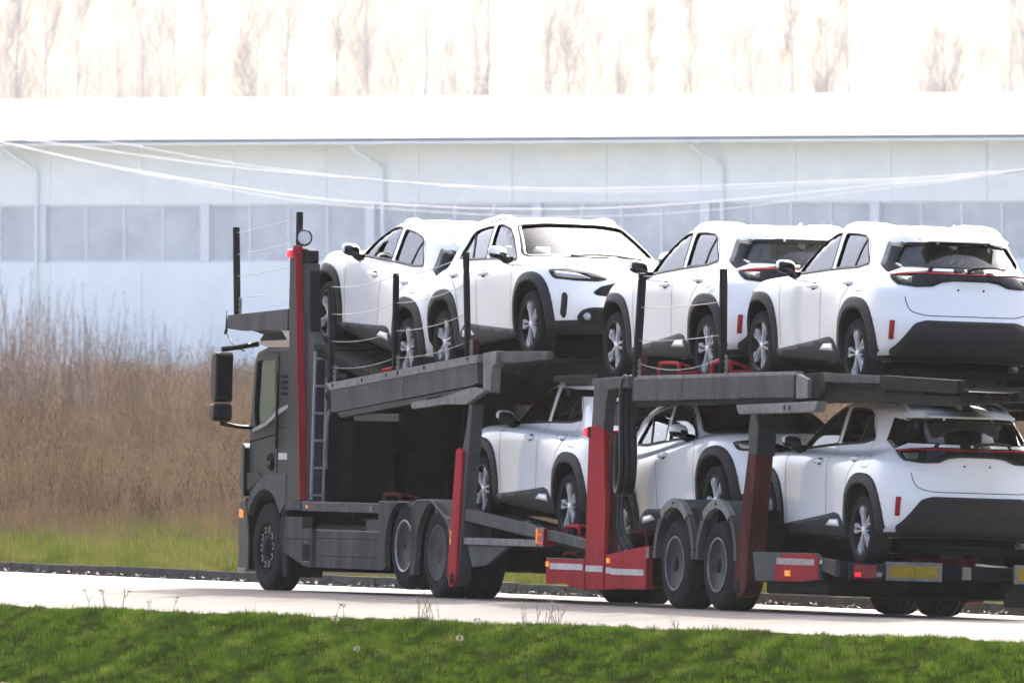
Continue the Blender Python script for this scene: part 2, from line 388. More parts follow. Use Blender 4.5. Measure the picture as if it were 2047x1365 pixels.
LEV = [
    (0.21, 0.20, 0.30, 1.70, -1.70, 0.60, 0.50, 0.50),
    (0.20, 0.20, 0.30, 1.96, -1.90, 0.80, 0.62, 0.45),
    (0.30, 0.30, 0.38, 2.05, -2.02, 0.850, 0.68, 0.50),
    (0.44, 0.45, 0.48, 2.10, -2.075, 0.860, 0.72, 0.50),
    (0.60, 0.62, 0.64, 2.105, -2.080, 0.868, 0.74, 0.48),
    (0.76, 0.80, 0.80, 2.075, -2.050, 0.868, 0.78, 0.44),
    (0.87, 0.93, 0.98, 2.01, -2.020, 0.862, 0.84, 0.42),
    (0.925, 1.00, 1.07, 1.90, -2.015, 0.838, 0.90, 0.50),
    (0.960, 1.035, 1.135, 1.62, -1.985, 0.785, 0.80, 0.54),
    (1.000, 1.06, 1.17, 1.22, -1.955, 0.757, 0.55, 0.58),
    (1.040, 1.10, 1.20, 0.98, -1.930, 0.742, 0.42, 0.60),
    (1.20, 1.23, 1.30, 0.70, -1.850, 0.712, 0.40, 0.64),
    (1.36, 1.37, 1.385, 0.41, -1.775, 0.674, 0.40, 0.66),
    (1.485, 1.475, 1.425, 0.16, -1.765, 0.632, 0.42, 0.66),
    (1.525, 1.520, 1.475, 0.00, -1.74, 0.570, 0.42, 0.60),
    (1.548, 1.546, 1.500, -0.16, -1.62, 0.46, 0.36, 0.44),
    (1.562, 1.562, 1.530, -0.40, -1.38, 0.25, 0.25, 0.25),
    (1.566, 1.566, 1.55, -0.62, -1.02, 0.08, 0.08, 0.08),
]
LEV_IN = [
    (0.55, 0.55, 0.60, 0.95, -1.80, 0.70, 0.40, 0.35),
    (0.85, 0.85, 0.90, 0.90, -1.88, 0.72, 0.40, 0.35),
    (0.99, 1.05, 1.14, 0.88, -1.87, 0.700, 0.40, 0.58),
    (1.20, 1.22, 1.29, 0.60, -1.79, 0.66, 0.38, 0.60),
    (1.35, 1.36, 1.37, 0.31, -1.71, 0.622, 0.38, 0.62),
    (1.455, 1.445, 1.405, 0.08, -1.66, 0.58, 0.38, 0.60),
    (1.495, 1.49, 1.445, -0.10, -1.60, 0.48, 0.36, 0.46),
    (1.515, 1.515, 1.475, -0.40, -1.36, 0.28, 0.26, 0.26),
]
_srf = car_surface(); CAR_BVH = BVHTree.FromBMesh(_srf)
_body_me = bpy.data.meshes.new('car_body'); _srf.to_mesh(_body_me)

def pj_side(s): return lambda a, b: (Vector((a, s * 3, b)), Vector((0, -s, 0)))
def pj_rear(a, b): return (Vector((-5, a, b)), Vector((1, 0, 0)))
def pj_front(a, b): return (Vector((5, a, b)), Vector((-1, 0, 0)))
def pj_top(a, b): return (Vector((a, b, 4)), Vector((0, 0, -1)))
def pj_cyl(x0):   # angle (deg) around a vertical axis at x0; 0 = straight back, positive = left
    def f(a, b):
        d = Vector((-cos(R(a)), sin(R(a)), 0)); return (Vector((x0, 0, b)) + d * 4, -d)
    return f
def hit(pr, a, b, off):
    o, d = pr(a, b); loc, nor, i, ds = CAR_BVH.ray_cast(o, d)
    if loc is None: loc, nor, i, ds = CAR_BVH.find_nearest(o + d * (o.length * 0.5))
    if nor.dot(d) > 0: nor = -nor
    return loc + nor * off, nor
def densify(poly, step, closed=True):
    out = []; n = len(poly)
    for i in range(n if closed else n - 1):
        a = Vector(poly[i]); b = Vector(poly[(i + 1) % n]); k = max(1, int((b - a).length / step))
        for s in range(k): out.append(a.lerp(b, s / k))
    if not closed: out.append(Vector(poly[-1]))
    return [tuple(p) for p in out]
def round_poly(poly, r=0.02, k=3):
    out = []; n = len(poly)
    for i in range(n):
        p = Vector(poly[i]); a = Vector(poly[i - 1]) - p; b = Vector(poly[(i + 1) % n]) - p
        ra = min(r, a.length * 0.45); rb = min(r, b.length * 0.45); A = p + a.normalized() * ra; B = p + b.normalized() * rb
        for s in range(k + 1):
            t = s / k; out.append(tuple(A * (1 - t) ** 2 + p * 2 * t * (1 - t) + B * t * t))
    return out
def thicken(bm, nor, thick):
    if thick <= 0: return
    be = [e for e in bm.edges if e.is_boundary]; vm = {}
    for e in be:
        for v in e.verts:
            if v not in vm: vm[v] = bm.verts.new(v.co - nor[v] * thick)
    for e in be:
        f = e.link_faces[0]; l = [x for x in f.loops if x.edge == e][0]
        a, b = l.vert, l.link_loop_next.vert
        bm.faces.new((b, a, vm[a], vm[b]))
def patch(name, poly, pr, off, thick, m, parent, res=0.05, rnd=0.02, scale=(1, 1)):
    poly = round_poly(poly, rnd) if rnd else poly
    pts = densify(poly, res); n = len(pts)
    xs = [p[0] for p in pts]; ys = [p[1] for p in pts]
    def inside(x, y):
        c = False; j = n - 1
        for i in range(n):
            if (pts[i][1] > y) != (pts[j][1] > y) and x < (pts[j][0] - pts[i][0]) * (y - pts[i][1]) / (pts[j][1] - pts[i][1]) + pts[i][0]: c = not c
            j = i
        return c
    V = [Vector(p) for p in pts]; sx, sy = res * scale[0], res * scale[1]
    gx = min(xs) + sx / 2
    while gx < max(xs):
        gy = min(ys) + sy / 2
        while gy < max(ys):
            if inside(gx, gy) and min(((gx - p[0]) / scale[0]) ** 2 + ((gy - p[1]) / scale[1]) ** 2 for p in pts) > (res * 0.45) ** 2: V.append(Vector((gx, gy)))
            gy += sy
        gx += sx
    vo, eo, fo, *_ = delaunay_2d_cdt(V, [(i, (i + 1) % n) for i in range(n)], [list(range(n))], 1, 1e-5)
    bm = bmesh.new(); vv = []; nor = {}
    for p in vo:
        q, nn = hit(pr, p.x, p.y, off); v = bm.verts.new(q); vv.append(v); nor[v] = nn
    for f in fo:
        try: fc = bm.faces.new([vv[i] for i in f]); fc.smooth = True
        except ValueError: pass
    # face outwards
    for f in bm.faces:
        f.normal_update()
        if f.normal.dot(nor[f.verts[0]]) < 0: f.normal_flip()
    thicken(bm, nor, thick)
    return obj(name, bm, m, parent)
def band(name, A, B, pr, off, thick, m, parent, nsub=1, offB=None):
    """quads between two curves of equal length, laid on the body"""
    bm = bmesh.new(); nor = {}; rows = []
    for a, b in zip(A, B):
        row = []
        for s in range(nsub + 1):
            t = s / nsub; x = a[0] + (b[0] - a[0]) * t; y = a[1] + (b[1] - a[1]) * t
            q, nn = hit(pr, x, y, off if offB is None else off + (offB - off) * t); v = bm.verts.new(q); nor[v] = nn; row.append(v)
        rows.append(row)
    for i in range(len(rows) - 1):
        for s in range(nsub):
            f = bm.faces.new((rows[i][s], rows[i + 1][s], rows[i + 1][s + 1], rows[i][s + 1])); f.smooth = True
            f.normal_update()
            if f.normal.dot(nor[rows[i][s]]) < 0: f.normal_flip()
    thicken(bm, nor, thick)
    return obj(name, bm, m, parent)
def strip(name, line, w, pr, off, thick, m, parent, closed=False, step=0.04):
    P = [Vector(p) for p in densify(line, step, closed)]; n = len(P); A = []; B = []
    if closed: P = P + [P[0]]; 
    for i, p in enumerate(P):
        if closed: a = P[(i - 1) % n] if i else P[n - 1]; b = P[(i + 1) % n] if i < n else P[1]
        else: a = P[max(i - 1, 0)]; b = P[min(i + 1, len(P) - 1)]
        d = (b - a).normalized(); q = Vector((-d.y, d.x)) * w / 2
        A.append(tuple(p + q)); B.append(tuple(p - q))
    return band(name, A, B, pr, off, thick, m, parent)

WIN_F = [(0.60, 1.055), (0.47, 1.165), (0.30, 1.295), (0.10, 1.405), (-0.10, 1.458), (-0.25, 1.470), (-0.262, 1.30), (-0.245, 1.125)]
WIN_R = [(-0.345, 1.133), (-0.365, 1.30), (-0.36, 1.470), (-0.62, 1.474), (-0.86, 1.462), (-0.965, 1.425), (-1.05, 1.33), (-1.165, 1.225), (-1.16, 1.205), (-0.90, 1.165)]
WIN_B = [(0.54, 1.395), (0.30, 1.41), (-0.30, 1.41), (-0.54, 1.395), (-0.64, 1.22), (-0.60, 1.185), (0.60, 1.185), (0.64, 1.22)]
WIN_W = [(0.555, 1.44), (0.30, 1.462), (-0.30, 1.462), (-0.555, 1.44), (-0.70, 1.10), (-0.68, 1.068), (0.68, 1.068), (0.70, 1.10)]
def arch_curve(cx, rx, top, z0, k=22, sq=2.6):
    """squared arch from front-bottom over the top to rear-bottom, around the axle at z=0.336"""
    out = []
    for i in range(k + 1):
        a = -0.28 + (pi + 0.56) * i / k
        c, s = cos(a), sin(a)
        x = cx + rx * math.copysign(abs(c) ** (2 / sq), c); h = top - 0.336
        z = 0.336 + (h if s > 0 else (0.336 - z0) / 0.28 * 1.0) * math.copysign(abs(s) ** (2 / sq) if s > 0 else abs(s), s)
        out.append((x, z))
    return out
ARCH_IN = {1: arch_curve(1.28, 0.385, 0.765, 0.22), -1: arch_curve(-1.28, 0.385, 0.775, 0.24)}
ARCH_OUT = {1: arch_curve(1.285, 0.485, 0.860, 0.20), -1: arch_curve(-1.285, 0.495, 0.880, 0.24)}

def boolean(o, cutters, op='DIFFERENCE'):
    for c in cutters:
        md = o.modifiers.new('b', 'BOOLEAN'); md.operation = op; md.object = c; md.solver = 'EXACT'
        bpy.context.view_layer.update()
        me = bpy.data.meshes.new_from_object(o.evaluated_get(bpy.context.evaluated_depsgraph_get()))
        o.modifiers.clear(); o.data = me
        bpy.data.objects.remove(c)

def build_car():
    root = bpy.data.objects.new('compact_suv', None); link(root)
    body = obj('body', _body_me, [M_white, M_under], root)
    cav = obj('cut', car_surface(levels=LEV_IN, nq=10, ns=20, nl=2), None)
    for f in cav.data.polygons: f.material_index = 0
    cs = []
    for s in (1, -1):
        bm = bmesh.new()
        for key in (1, -1):
            A = ARCH_IN[key]; p = A + [(A[-1][0], -0.1), (A[0][0], -0.1)]
            b_prism(bm, p, s * 0.55, s * 1.3)
        cs.append(obj('cut', fixn(bm)))
    for w in (WIN_F, WIN_R):
        bm = bmesh.new(); b_prism(bm, round_poly(w, 0.03), -1.2, 1.2); cs.append(obj('cut', fixn(bm)))
    bm = bmesh.new(); b_prism(bm, round_poly(WIN_B, 0.04), -2.4, -1.2, fn=lambda a, b, t: (t, a, b)); cs.append(obj('cut', fixn(bm)))
    bm = bmesh.new(); b_prism(bm, round_poly(WIN_W, 0.04), 0.12, 1.4, fn=lambda a, b, t: (t, a, b)); cs.append(obj('cut', fixn(bm)))
    boolean(body, cs + [cav])
    me = body.data
    me.materials.clear(); me.materials.append(M_white); me.materials.append(M_under); me.materials.append(M_clad)
    mi = []; sm = []
    for p in me.polygons:
        c = p.center; q, nn, i, d = CAR_BVH.find_nearest(c)
        inner = d > 0.006
        low = c.z < 0.235 and p.normal.z < -0.3
        end = c.z < 0.345 and (c.x < -1.70 or c.x > 1.72)
        mi.append(1 if inner or low else 2 if end else 0); sm.append(True)
    me.polygons.foreach_set('material_index', mi); me.polygons.foreach_set('use_smooth', sm)
    try: me.set_sharp_from_angle(angle=R(38))
    except Exception: pass
    # glass
    def grow(w, k): 
        cx = sum(p[0] for p in w) / len(w); cy = sum(p[1] for p in w) / len(w)
        return [(cx + (p[0] - cx) * (1 + k), cy + (p[1] - cy) * (1 + k)) for p in w]
    for s in (1, -1):
        for w, g in ((WIN_F, M_glass), (WIN_R, M_glass)):
            o = patch('side_window', grow(w, 0.05), pj_side(s), -0.014, 0, g, root, res=0.06, rnd=0.03)
            strip('window_trim', round_poly(w, 0.03), 0.016, pj_side(s), 0.003, 0.01, M_blk, o, closed=True)
            if w is WIN_R: strip('quarter_divider', [(-0.80, 1.168), (-0.85, 1.32), (-0.925, 1.455)], 0.034, pj_side(s), -0.008, 0.012, M_blk, o)
        strip('belt_moulding', [(0.60, 1.045), (-0.25, 1.115), (-0.90, 1.155), (-1.16, 1.195)], 0.016, pj_side(s), 0.006, 0.01, M_blk, root)
    rw = patch('rear_window', grow(WIN_B, 0.04), pj_rear, -0.014, 0, M_pglass, root, res=0.07, rnd=0.04)
    outer = [(0.61, 1.415), (0.30, 1.43), (-0.30, 1.43), (-0.61, 1.415), (-0.705, 1.20), (-0.70, 1.128), (0.70, 1.128), (0.705, 1.20)]
    inner = [(0.52, 1.385), (0.30, 1.396), (-0.30, 1.396), (-0.52, 1.385), (-0.62, 1.225), (-0.58, 1.195), (0.58, 1.195), (0.62, 1.225)]
    A = [tuple(Vector(outer[i]).lerp(Vector(outer[(i + 1) % 8]), s / 5)) for i in range(8) for s in range(5)]
    B = [tuple(Vector(inner[i]).lerp(Vector(inner[(i + 1) % 8]), s / 5)) for i in range(8) for s in range(5)]
    band('window_trim', A + A[:1], B + B[:1], pj_rear, 0.003, 0.012, M_gloss, rw, nsub=3)
    ws = patch('windscreen', grow(WIN_W, 0.04), pj_front, -0.014, 0, M_wind, root, res=0.07, rnd=0.04)
    strip('window_trim', round_poly(WIN_W, 0.04), 0.03, pj_front, 0.003, 0.01, M_blk, ws, closed=True)
    # spoiler lip over the rear window
    prism('spoiler', [(-1.70, 1.485), (-1.845, 1.452), (-1.85, 1.436), (-1.70, 1.44)], -0.44, 0.44, M_white, root, bevel=0.008)
    # arches, sills, bumpers
    for s in (1, -1):
        for key in (1, -1):
            I = ARCH_IN[key]; O = ARCH_OUT[key]
            band('wheel_arch_trim', O, I, pj_side(s), 0.010, 0.03, M_clad, root, nsub=4, offB=0.022)
        patch('sill_trim', [(0.83, 0.235), (0.83, 0.315), (0.55, 0.345), (-0.18, 0.430), (-0.55, 0.478), (-0.66, 0.460), (-0.80, 0.36), (-0.83, 0.235)], pj_side(s), 0.012, 0.03, M_clad, root, rnd=0.02)
        patch('sill_badge', [(-0.34, 0.345), (-0.44, 0.405), (-0.66, 0.415), (-0.70, 0.345)], pj_side(s), 0.017, 0.01, M_white, root, rnd=0.015)
        # door seams
        strip('door_seam', [(0.72, 0.36), (0.76, 0.70), (0.78, 0.95), (0.62, 1.04)], 0.008, pj_side(s), 0.0015, 0, M_clad, root)
        strip('door_seam', [(-0.30, 0.45), (-0.30, 0.95), (-0.29, 1.12)], 0.008, pj_side(s), 0.0015, 0, M_clad, root)
        strip('door_seam', [(-0.80, 0.62), (-0.88, 0.85), (-1.10, 1.02), (-1.19, 1.20), (-1.10, 1.34), (-0.98, 1.45)], 0.008, pj_side(s), 0.0015, 0, M_clad, root)
        strip('bonnet_seam', [(1.86, s * 0.60), (1.55, s * 0.665), (1.05, s * 0.70)], 0.008, pj_top, 0.0015, 0, M_clad, root)
        if s > 0: strip('fuel_flap_seam', round_poly([(-1.24, 0.93), (-1.24, 1.04), (-1.40, 1.05), (-1.40, 0.94)], 0.03), 0.006, pj_side(s), 0.0015, 0, M_clad, root, closed=True)
        # handles
        for hx, hz in ((-0.09, 0.945), (-1.00, 1.005)):
            q, nn = hit(pj_side(s), hx, hz, 0.030)
            bm = bmesh.new(); b_tube(bm, [Vector((hx + 0.11, q.y - s * 0.026, hz)), Vector((hx + 0.075, q.y, hz)), Vector((hx - 0.05, q.y, hz + 0.004)), Vector((hx - 0.10, q.y - s * 0.028, hz + 0.006))], [0.013, 0.019, 0.021, 0.015], 8)
            h = obj('door_handle', fixn(bm), M_white, root, smooth=True)
            patch('handle_recess', [(hx + 0.05, hz - 0.035), (hx + 0.05, hz + 0.035), (hx - 0.06, hz + 0.04), (hx - 0.06, hz - 0.03)], pj_side(s), 0.002, 0, M_clad, h, rnd=0.03)
        # mirror
        q, nn = hit(pj_side(s), 0.56, 1.06, 0)
        bm = bmesh.new(); bmesh.ops.create_uvsphere(bm, u_segments=20, v_segments=12, radius=1)
        for v in bm.verts:
            x, y, z = v.co
            x = math.copysign(abs(x) ** 0.8, x) * (0.075 if x > 0 else 0.045); z = math.copysign(abs(z) ** 0.75, z) * 0.064 + y * s * 0.012; y = math.copysign(abs(y) ** 0.75, y) * 0.098
            v.co = (0.50 + x, s * 0.925 + y, 1.115 + z)
        for f in bm.faces: f.material_index = 0 if f.calc_center_median().z > 1.105 and f.calc_center_median().x > 0.47 else 1
        mr = obj('wing_mirror', fixn(bm), [M_white, M_gloss], root, smooth=True)
        bm = bmesh.new(); b_tube(bm, [Vector((0.52, s * 0.78, 1.03)), Vector((0.52, s * 0.85, 1.05)), Vector((0.50, s * 0.91, 1.085))], [0.05, 0.042, 0.035], 8)
        obj('mirror_foot', fixn(bm), M_gloss, mr, smooth=True)
        bm = bmesh.new(); b_lathe(bm, [(0.001, 0), (0.046, 0.0), (0.050, 0.004)], 16, 'x')
        mg = obj('mirror_glass', fixn(bm), M_gloss, mr); mg.matrix_basis = Matrix.Translation((0.456, s * 0.928, 1.115)) @ Matrix.Diagonal((1, 1.6, 1, 1))
        # roof rail
        P = [(0.02, 0.575, 1.50), (-0.10, 0.57, 1.558), (-0.45, 0.555, 1.588), (-0.95, 0.54, 1.588), (-1.35, 0.52, 1.555), (-1.50, 0.51, 1.515)]
        P = [(0.0, 0.535, -0.02), (-0.10, 0.535, 0.018), (-0.35, 0.53, 0.034), (-0.75, 0.52, 0.036), (-1.10, 0.51, 0.034), (-1.38, 0.50, 0.018), (-1.50, 0.50, -0.02)]
        P = [Vector((a, s * b, hit(pj_top, a, s * b, 0)[0].z + c)) for a, b, c in P]
        bm = bmesh.new(); b_tube(bm, smooth_path(P, 5), 0.0165, 8); rr = obj('roof_rail', fixn(bm), M_white, root)
        # lamps front
        patch('headlight', [(0.80, 0.86), (0.78, 0.76), (0.60, 0.725), (0.40, 0.715), (0.30, 0.74), (0.45, 0.80), (0.66, 0.855)] if s > 0 else [(-a, b) for a, b in [(0.80, 0.86), (0.78, 0.76), (0.60, 0.725), (0.40, 0.715), (0.30, 0.74), (0.45, 0.80), (0.66, 0.855)]], pj_front, 0.006, 0.03, M_gloss, root, rnd=0.03)
        hl = bpy.data.objects[-1] if False else None
        patch('headlight_lens', [(s * a, b) for a, b in [(0.76, 0.84), (0.755, 0.775), (0.62, 0.75), (0.46, 0.742), (0.58, 0.80)]], pj_front, 0.010, 0.01, M_lamp, root, rnd=0.02)
        patch('bumper_vent', [(s * a, b) for a, b in [(0.70, 0.62), (0.725, 0.60), (0.735, 0.40), (0.705, 0.345), (0.688, 0.37), (0.680, 0.58)]], pj_front, 0.006, 0.03, M_blk, root, rnd=0.02, res=0.03)
        # fog lamp
        q, nn = hit(pj_front, s * 0.50, 0.37, 0.035)
        bm = bmesh.new(); b_lathe(bm, [(0.04, -0.03), (0.04, 0.0), (0.03, 0.008), (0.001, 0.012)], 16, 'x', q); obj('fog_lamp', fixn(bm), M_lamp, root)
        # rear lamps: red top line, smoked lens
        T = [(s * a, b) for a, b in ((10.0, 1.150), (26, 1.148), (38, 1.130), (48.0, 1.108), (44, 1.060), (40, 1.020), (30, 1.002), (22, 1.010), (17, 1.050), (10.0, 1.066))]
        tl = patch('tail_light', [(a / 100, b) for a, b in T], (lambda f: (lambda a, b: f(a * 100, b)))(pj_cyl(-1.05)), 0.014, 0.03, M_gloss, root, res=0.035, rnd=0.012)
        strip('red_lens', [(s * a / 100, b) for a, b in ((10.0, 1.128), (26, 1.130), (38, 1.118), (45.5, 1.100))], 0.013, (lambda f: (lambda a, b: f(a * 100, b)))(pj_cyl(-1.05)), 0.019, 0.008, M_red, tl, step=0.03)
        patch('lamp_reflector', [(s * a / 100, b) for a, b in ((42, 1.085), (33, 1.092), (33, 1.03), (39, 1.035))], (lambda f: (lambda a, b: f(a * 100, b)))(pj_cyl(-1.05)), 0.018, 0.006, M_smoke, tl, res=0.03, rnd=0.01)
        # rear reflectors
        strip('reflector', [(s * 0.41, 0.50), (s * 0.405, 0.68)], 0.024, (lambda f: (lambda a, b: f(a * 100, b)))(pj_cyl(-1.05)), 0.010, 0.014, M_red, root)
    cyl = (lambda f: (lambda a, b: f(a * 100, b)))(pj_cyl(-1.05))
    bnd = patch('light_bar', [(-0.105, 1.066), (-0.105, 1.152), (0.105, 1.152), (0.105, 1.066)], cyl, 0.012, 0.02, M_gloss, root, rnd=0)
    strip('red_lens', [(-0.10, 1.128), (0.10, 1.128)], 0.011, cyl, 0.016, 0.006, M_red, bnd)
    # rear valance
    patch('rear_bumper_trim', [(-0.46, 0.69), (0.46, 0.69), (0.56, 0.66), (0.72, 0.44), (0.76, 0.40), (0.72, 0.33), (-0.72, 0.33), (-0.76, 0.40), (-0.72, 0.44), (-0.56, 0.66)], pj_rear, 0.010, 0.03, M_clad, root, rnd=0.03, res=0.06)
    strip('tailgate_seam', round_poly([(0.66, 1.00), (0.64, 0.86), (0.60, 0.77), (0.46, 0.735), (-0.46, 0.735), (-0.60, 0.77), (-0.64, 0.86), (-0.66, 1.00)], 0.05)[4:-4], 0.008, pj_rear, 0.002, 0, M_clad, root)
    for y in (0.13, -0.13):
        q, nn = hit(pj_rear, y, 0.985, 0.004); bm = bmesh.new(); b_lathe(bm, [(0.010, -0.004), (0.010, 0.004), (0.001, 0.005)], 10, 'x', q); obj('plate_clip', fixn(bm), M_clad, root)
    for y in (0.30, -0.30, 0.62, -0.62):
        q, nn = hit(pj_rear, y, 0.60 if abs(y) < 0.5 else 0.56, 0.012); bm = bmesh.new(); b_lathe(bm, [(0.013, -0.004), (0.013, 0.004), (0.001, 0.005)], 10, 'x', q); obj('parking_sensor', fixn(bm), M_clad, root)
    strip('valance_crease', [(-0.66, 0.50), (0.66, 0.50)], 0.010, pj_rear, 0.014, 0, M_blk, root)
    # front grilles
    patch('upper_grille', [(-0.46, 0.605), (-0.38, 0.665), (-0.24, 0.70), (0.24, 0.70), (0.38, 0.665), (0.46, 0.605), (0.42, 0.575), (0.22, 0.555), (-0.22, 0.555), (-0.42, 0.575)], pj_front, 0.008, 0.03, M_blk, root, rnd=0.02)
    lg = patch('lower_grille', [(-0.60, 0.36), (-0.56, 0.43), (-0.48, 0.455), (0.48, 0.455), (0.56, 0.43), (0.60, 0.36), (0.56, 0.30), (-0.56, 0.30)], pj_front, 0.010, 0.03, M_blk, root, rnd=0.03)
    for z in (0.335, 0.375, 0.415): strip('grille_slat', [(-0.42, z), (0.42, z)], 0.012, pj_front, 0.020, 0.012, M_clad, lg)
    patch('front_bumper_trim', [(-0.80, 0.20), (-0.80, 0.30), (-0.62, 0.32), (0.62, 0.32), (0.80, 0.30), (0.80, 0.20)], pj_front, 0.006, 0.03, M_clad, root, rnd=0.02)
    # fin aerial, rear wiper, plate lamp bracket, exhaust, tow eye
    bm = bmesh.new(); b_prism(bm, [(-1.38, 1.52), (-1.53, 1.512), (-1.545, 1.585), (-1.52, 1.60)], -0.024, 0.024)
    for v in bm.verts:
        if v.co.z > 1.56: v.co.y *= 0.35
    fixn(bm); bmesh.ops.bevel(bm, geom=bm.edges[:], offset=0.006, segments=2, affect='EDGES'); obj('antenna_fin', bm, M_white, root)
    bm = bmesh.new(); b_tube(bm, smooth_path([(-2.01, 0.03, 1.165), (-1.995, -0.05, 1.195), (-1.985, -0.22, 1.205), (-1.985, -0.36, 1.19)], 4), [0.022] * 5 + [0.012] * 8, 6); obj('rear_wiper', fixn(bm), M_blk, root)
    bm = bmesh.new(); b_tube(bm, smooth_path([(1.00, 0.45, 1.045), (0.93, 0.10, 1.085), (0.96, -0.30, 1.07)], 4), 0.010, 6); obj('front_wiper', fixn(bm), M_blk, root)
    bm = bmesh.new(); b_lathe(bm, [(0.030, -0.12), (0.034, 0.0), (0.026, 0.0), (0.026, -0.1)], 14, 'x', (-1.93, -0.48, 0.245)); obj('exhaust_pipe', fixn(bm), M_pipe, root, smooth=True)
    box('subframe', -1.85, 1.7, -0.58, 0.58, 0.13, 0.215, M_under, root, 0.02)
    box('axle_beam', -1.55, -1.05, -0.62, 0.62, 0.16, 0.30, M_under, root); box('axle_beam', 1.0, 1.5, -0.62, 0.62, 0.16, 0.30, M_under, root)
    # interior
    def seat(x, y, w, bench=False):
        bm = bmesh.new()
        def rb(x0, x1, y0, y1, z0, z1, lean=0.0):
            c = b_box(bm, x0, x1, y0, y1, z0, z1)
            for v in c: v.co.x -= (v.co.z - z0) * lean
        rb(x - 0.05, x + 0.42, y - w / 2, y + w / 2, 0.58, 0.72)
        rb(x - 0.06, x + 0.07, y - w / 2, y + w / 2, 0.68, 1.20, 0.25)
        fixn(bm); bmesh.ops.bevel(bm, geom=bm.edges[:], offset=0.03, segments=2, affect='EDGES')
        st = obj('seat', bm, M_seat, root)
        for yy in ((y,) if not bench else (y - 0.38, y + 0.38)):
            bm = bmesh.new(); c = b_box(bm, x - 0.20, x - 0.11, yy - 0.13, yy + 0.13, 1.21, 1.39); fixn(bm); bmesh.ops.bevel(bm, geom=bm.edges[:], offset=0.035, segments=3, affect='EDGES')
            obj('headrest', bm, M_seat, st, smooth=True)
    seat(-0.10, 0.36, 0.50); seat(-0.10, -0.36, 0.50); seat(-0.98, 0.0, 1.22, True)
    prism('dashboard', [(0.88, 0.98), (0.62, 1.04), (0.42, 1.02), (0.38, 0.90), (0.45, 0.60), (0.88, 0.60)], -0.68, 0.68, M_seat, root, bevel=0.02)
    bm = bmesh.new()
    b_tube(bm, [Vector((0.17 * cos(a) * 0.35, 0.175 * sin(a), 0.175 * cos(a))) for a in [2 * pi * i / 24 for i in range(25)]], 0.016, 6, caps=False)
    b_box(bm, -0.02, 0.03, -0.16, 0.16, -0.02, 0.02); b_box(bm, -0.01, 0.2, -0.03, 0.03, -0.03, 0.03)
    o = obj('steering_wheel', fixn(bm), M_seat, root); o.location = (0.30, 0.36, 0.99)
    # wheels
    def tyre_bm():
        bm = bmesh.new(); hw = 0.1075
        prof = [(0.240, -hw + 0.012), (0.254, -hw), (0.290, -hw - 0.004), (0.318, -hw + 0.008), (0.331, -hw + 0.028), (0.336, -0.04), (0.336, 0.04), (0.331, hw - 0.028), (0.318, hw - 0.008), (0.290, hw + 0.004), (0.254, hw), (0.240, hw - 0.012), (0.230, 0.06), (0.230, -0.06)]
        b_lathe(bm, prof, 56, 'y', closed=True)
        return fixn(bm)
    def rim_bm():
        bm = bmesh.new()                                   # outside face at +y
        b_lathe(bm, [(0.240, 0.098), (0.245, 0.104), (0.236, 0.106), (0.227, 0.085), (0.216, -0.09), (0.222, -0.095), (0.233, 0.07)], 48, 'y', closed=True, mi=1)
        b_lathe(bm, [(0.219, -0.02), (0.10, -0.015), (0.001, -0.015)], 32, 'y', mi=1)
        return fixn(bm)
    def ray_(a, r): return (r * sin(a), r * cos(a))
    def spoke_bm():
        bm = bmesh.new(); y0, y1 = 0.055, 0.088
        for k in range(5):
            a0 = 2 * pi * k / 5 + 0.12
            # black backing spoke
            b_prism(bm, [ray_(a0 - 0.35, 0.04), ray_(a0 - 0.21, 0.19), ray_(a0 - 0.28, 0.232), ray_(a0 + 0.28, 0.232), ray_(a0 + 0.21, 0.19), ray_(a0 + 0.35, 0.04)], 0.03, 0.052, mi=1)
            for s in (1, -1):
                q = [ray_(a0 + s * 0.42, 0.034), ray_(a0 + s * 0.20, 0.036), ray_(a0 + s * 0.120, 0.130), ray_(a0 + s * 0.165, 0.184), ray_(a0 + s * 0.06, 0.220), ray_(a0, 0.226), ray_(a0, 0.239), ray_(a0 + s * 0.15, 0.239), ray_(a0 + s * 0.262, 0.196), ray_(a0 + s * 0.178, 0.135)]
                b_prism(bm, q, y0, y1)
        b_lathe(bm, [(0.036, 0.05), (0.036, 0.082), (0.028, 0.092), (0.001, 0.094)], 20, 'y', mi=0)
        return fixn(bm)
    def nut_bm():
        bm = bmesh.new()
        for k in range(5):
            x, z = ray_(2 * pi * k / 5 + 0.75, 0.057); b_lathe(bm, [(0.010, 0.04), (0.010, 0.075), (0.001, 0.075)], 8, 'y', (x, 0, z))
        return fixn(bm)
    first = None
    for ax in (1, -1):
        for s in (1, -1):
            mtx = Matrix.Translation((1.28 * ax, s * 0.762, 0.336)) @ Matrix.Rotation(0.35 * ax + s * 0.5, 4, 'Y') @ (Matrix.Identity(4) if s > 0 else Matrix.Rotation(pi, 4, 'Z'))
            if first is None:
                w = obj('wheel', tyre_bm(), M_tyre, root, smooth=True)
                r_ = obj('rim', rim_bm(), [M_alloy, M_rimblk], w); sp = obj('spoke_face', spoke_bm(), [M_alloy, M_rimblk], w); nu = obj('wheel_nuts', nut_bm(), M_alloy, w); nu['kind'] = 'stuff'
                first = (w, r_, sp, nu)
            else:
                w = again(first[0], 'wheel', root)
                for x in first[1:]: again(x, x.name.split('.')[0], w)
            w.matrix_basis = mtx
    return root
def copy_tree(o, parent=None):
    c = o.copy(); COL.objects.link(c); c.parent = parent
    for ch in list(o.children): copy_tree(ch, c)
    return c
CAR = build_car()
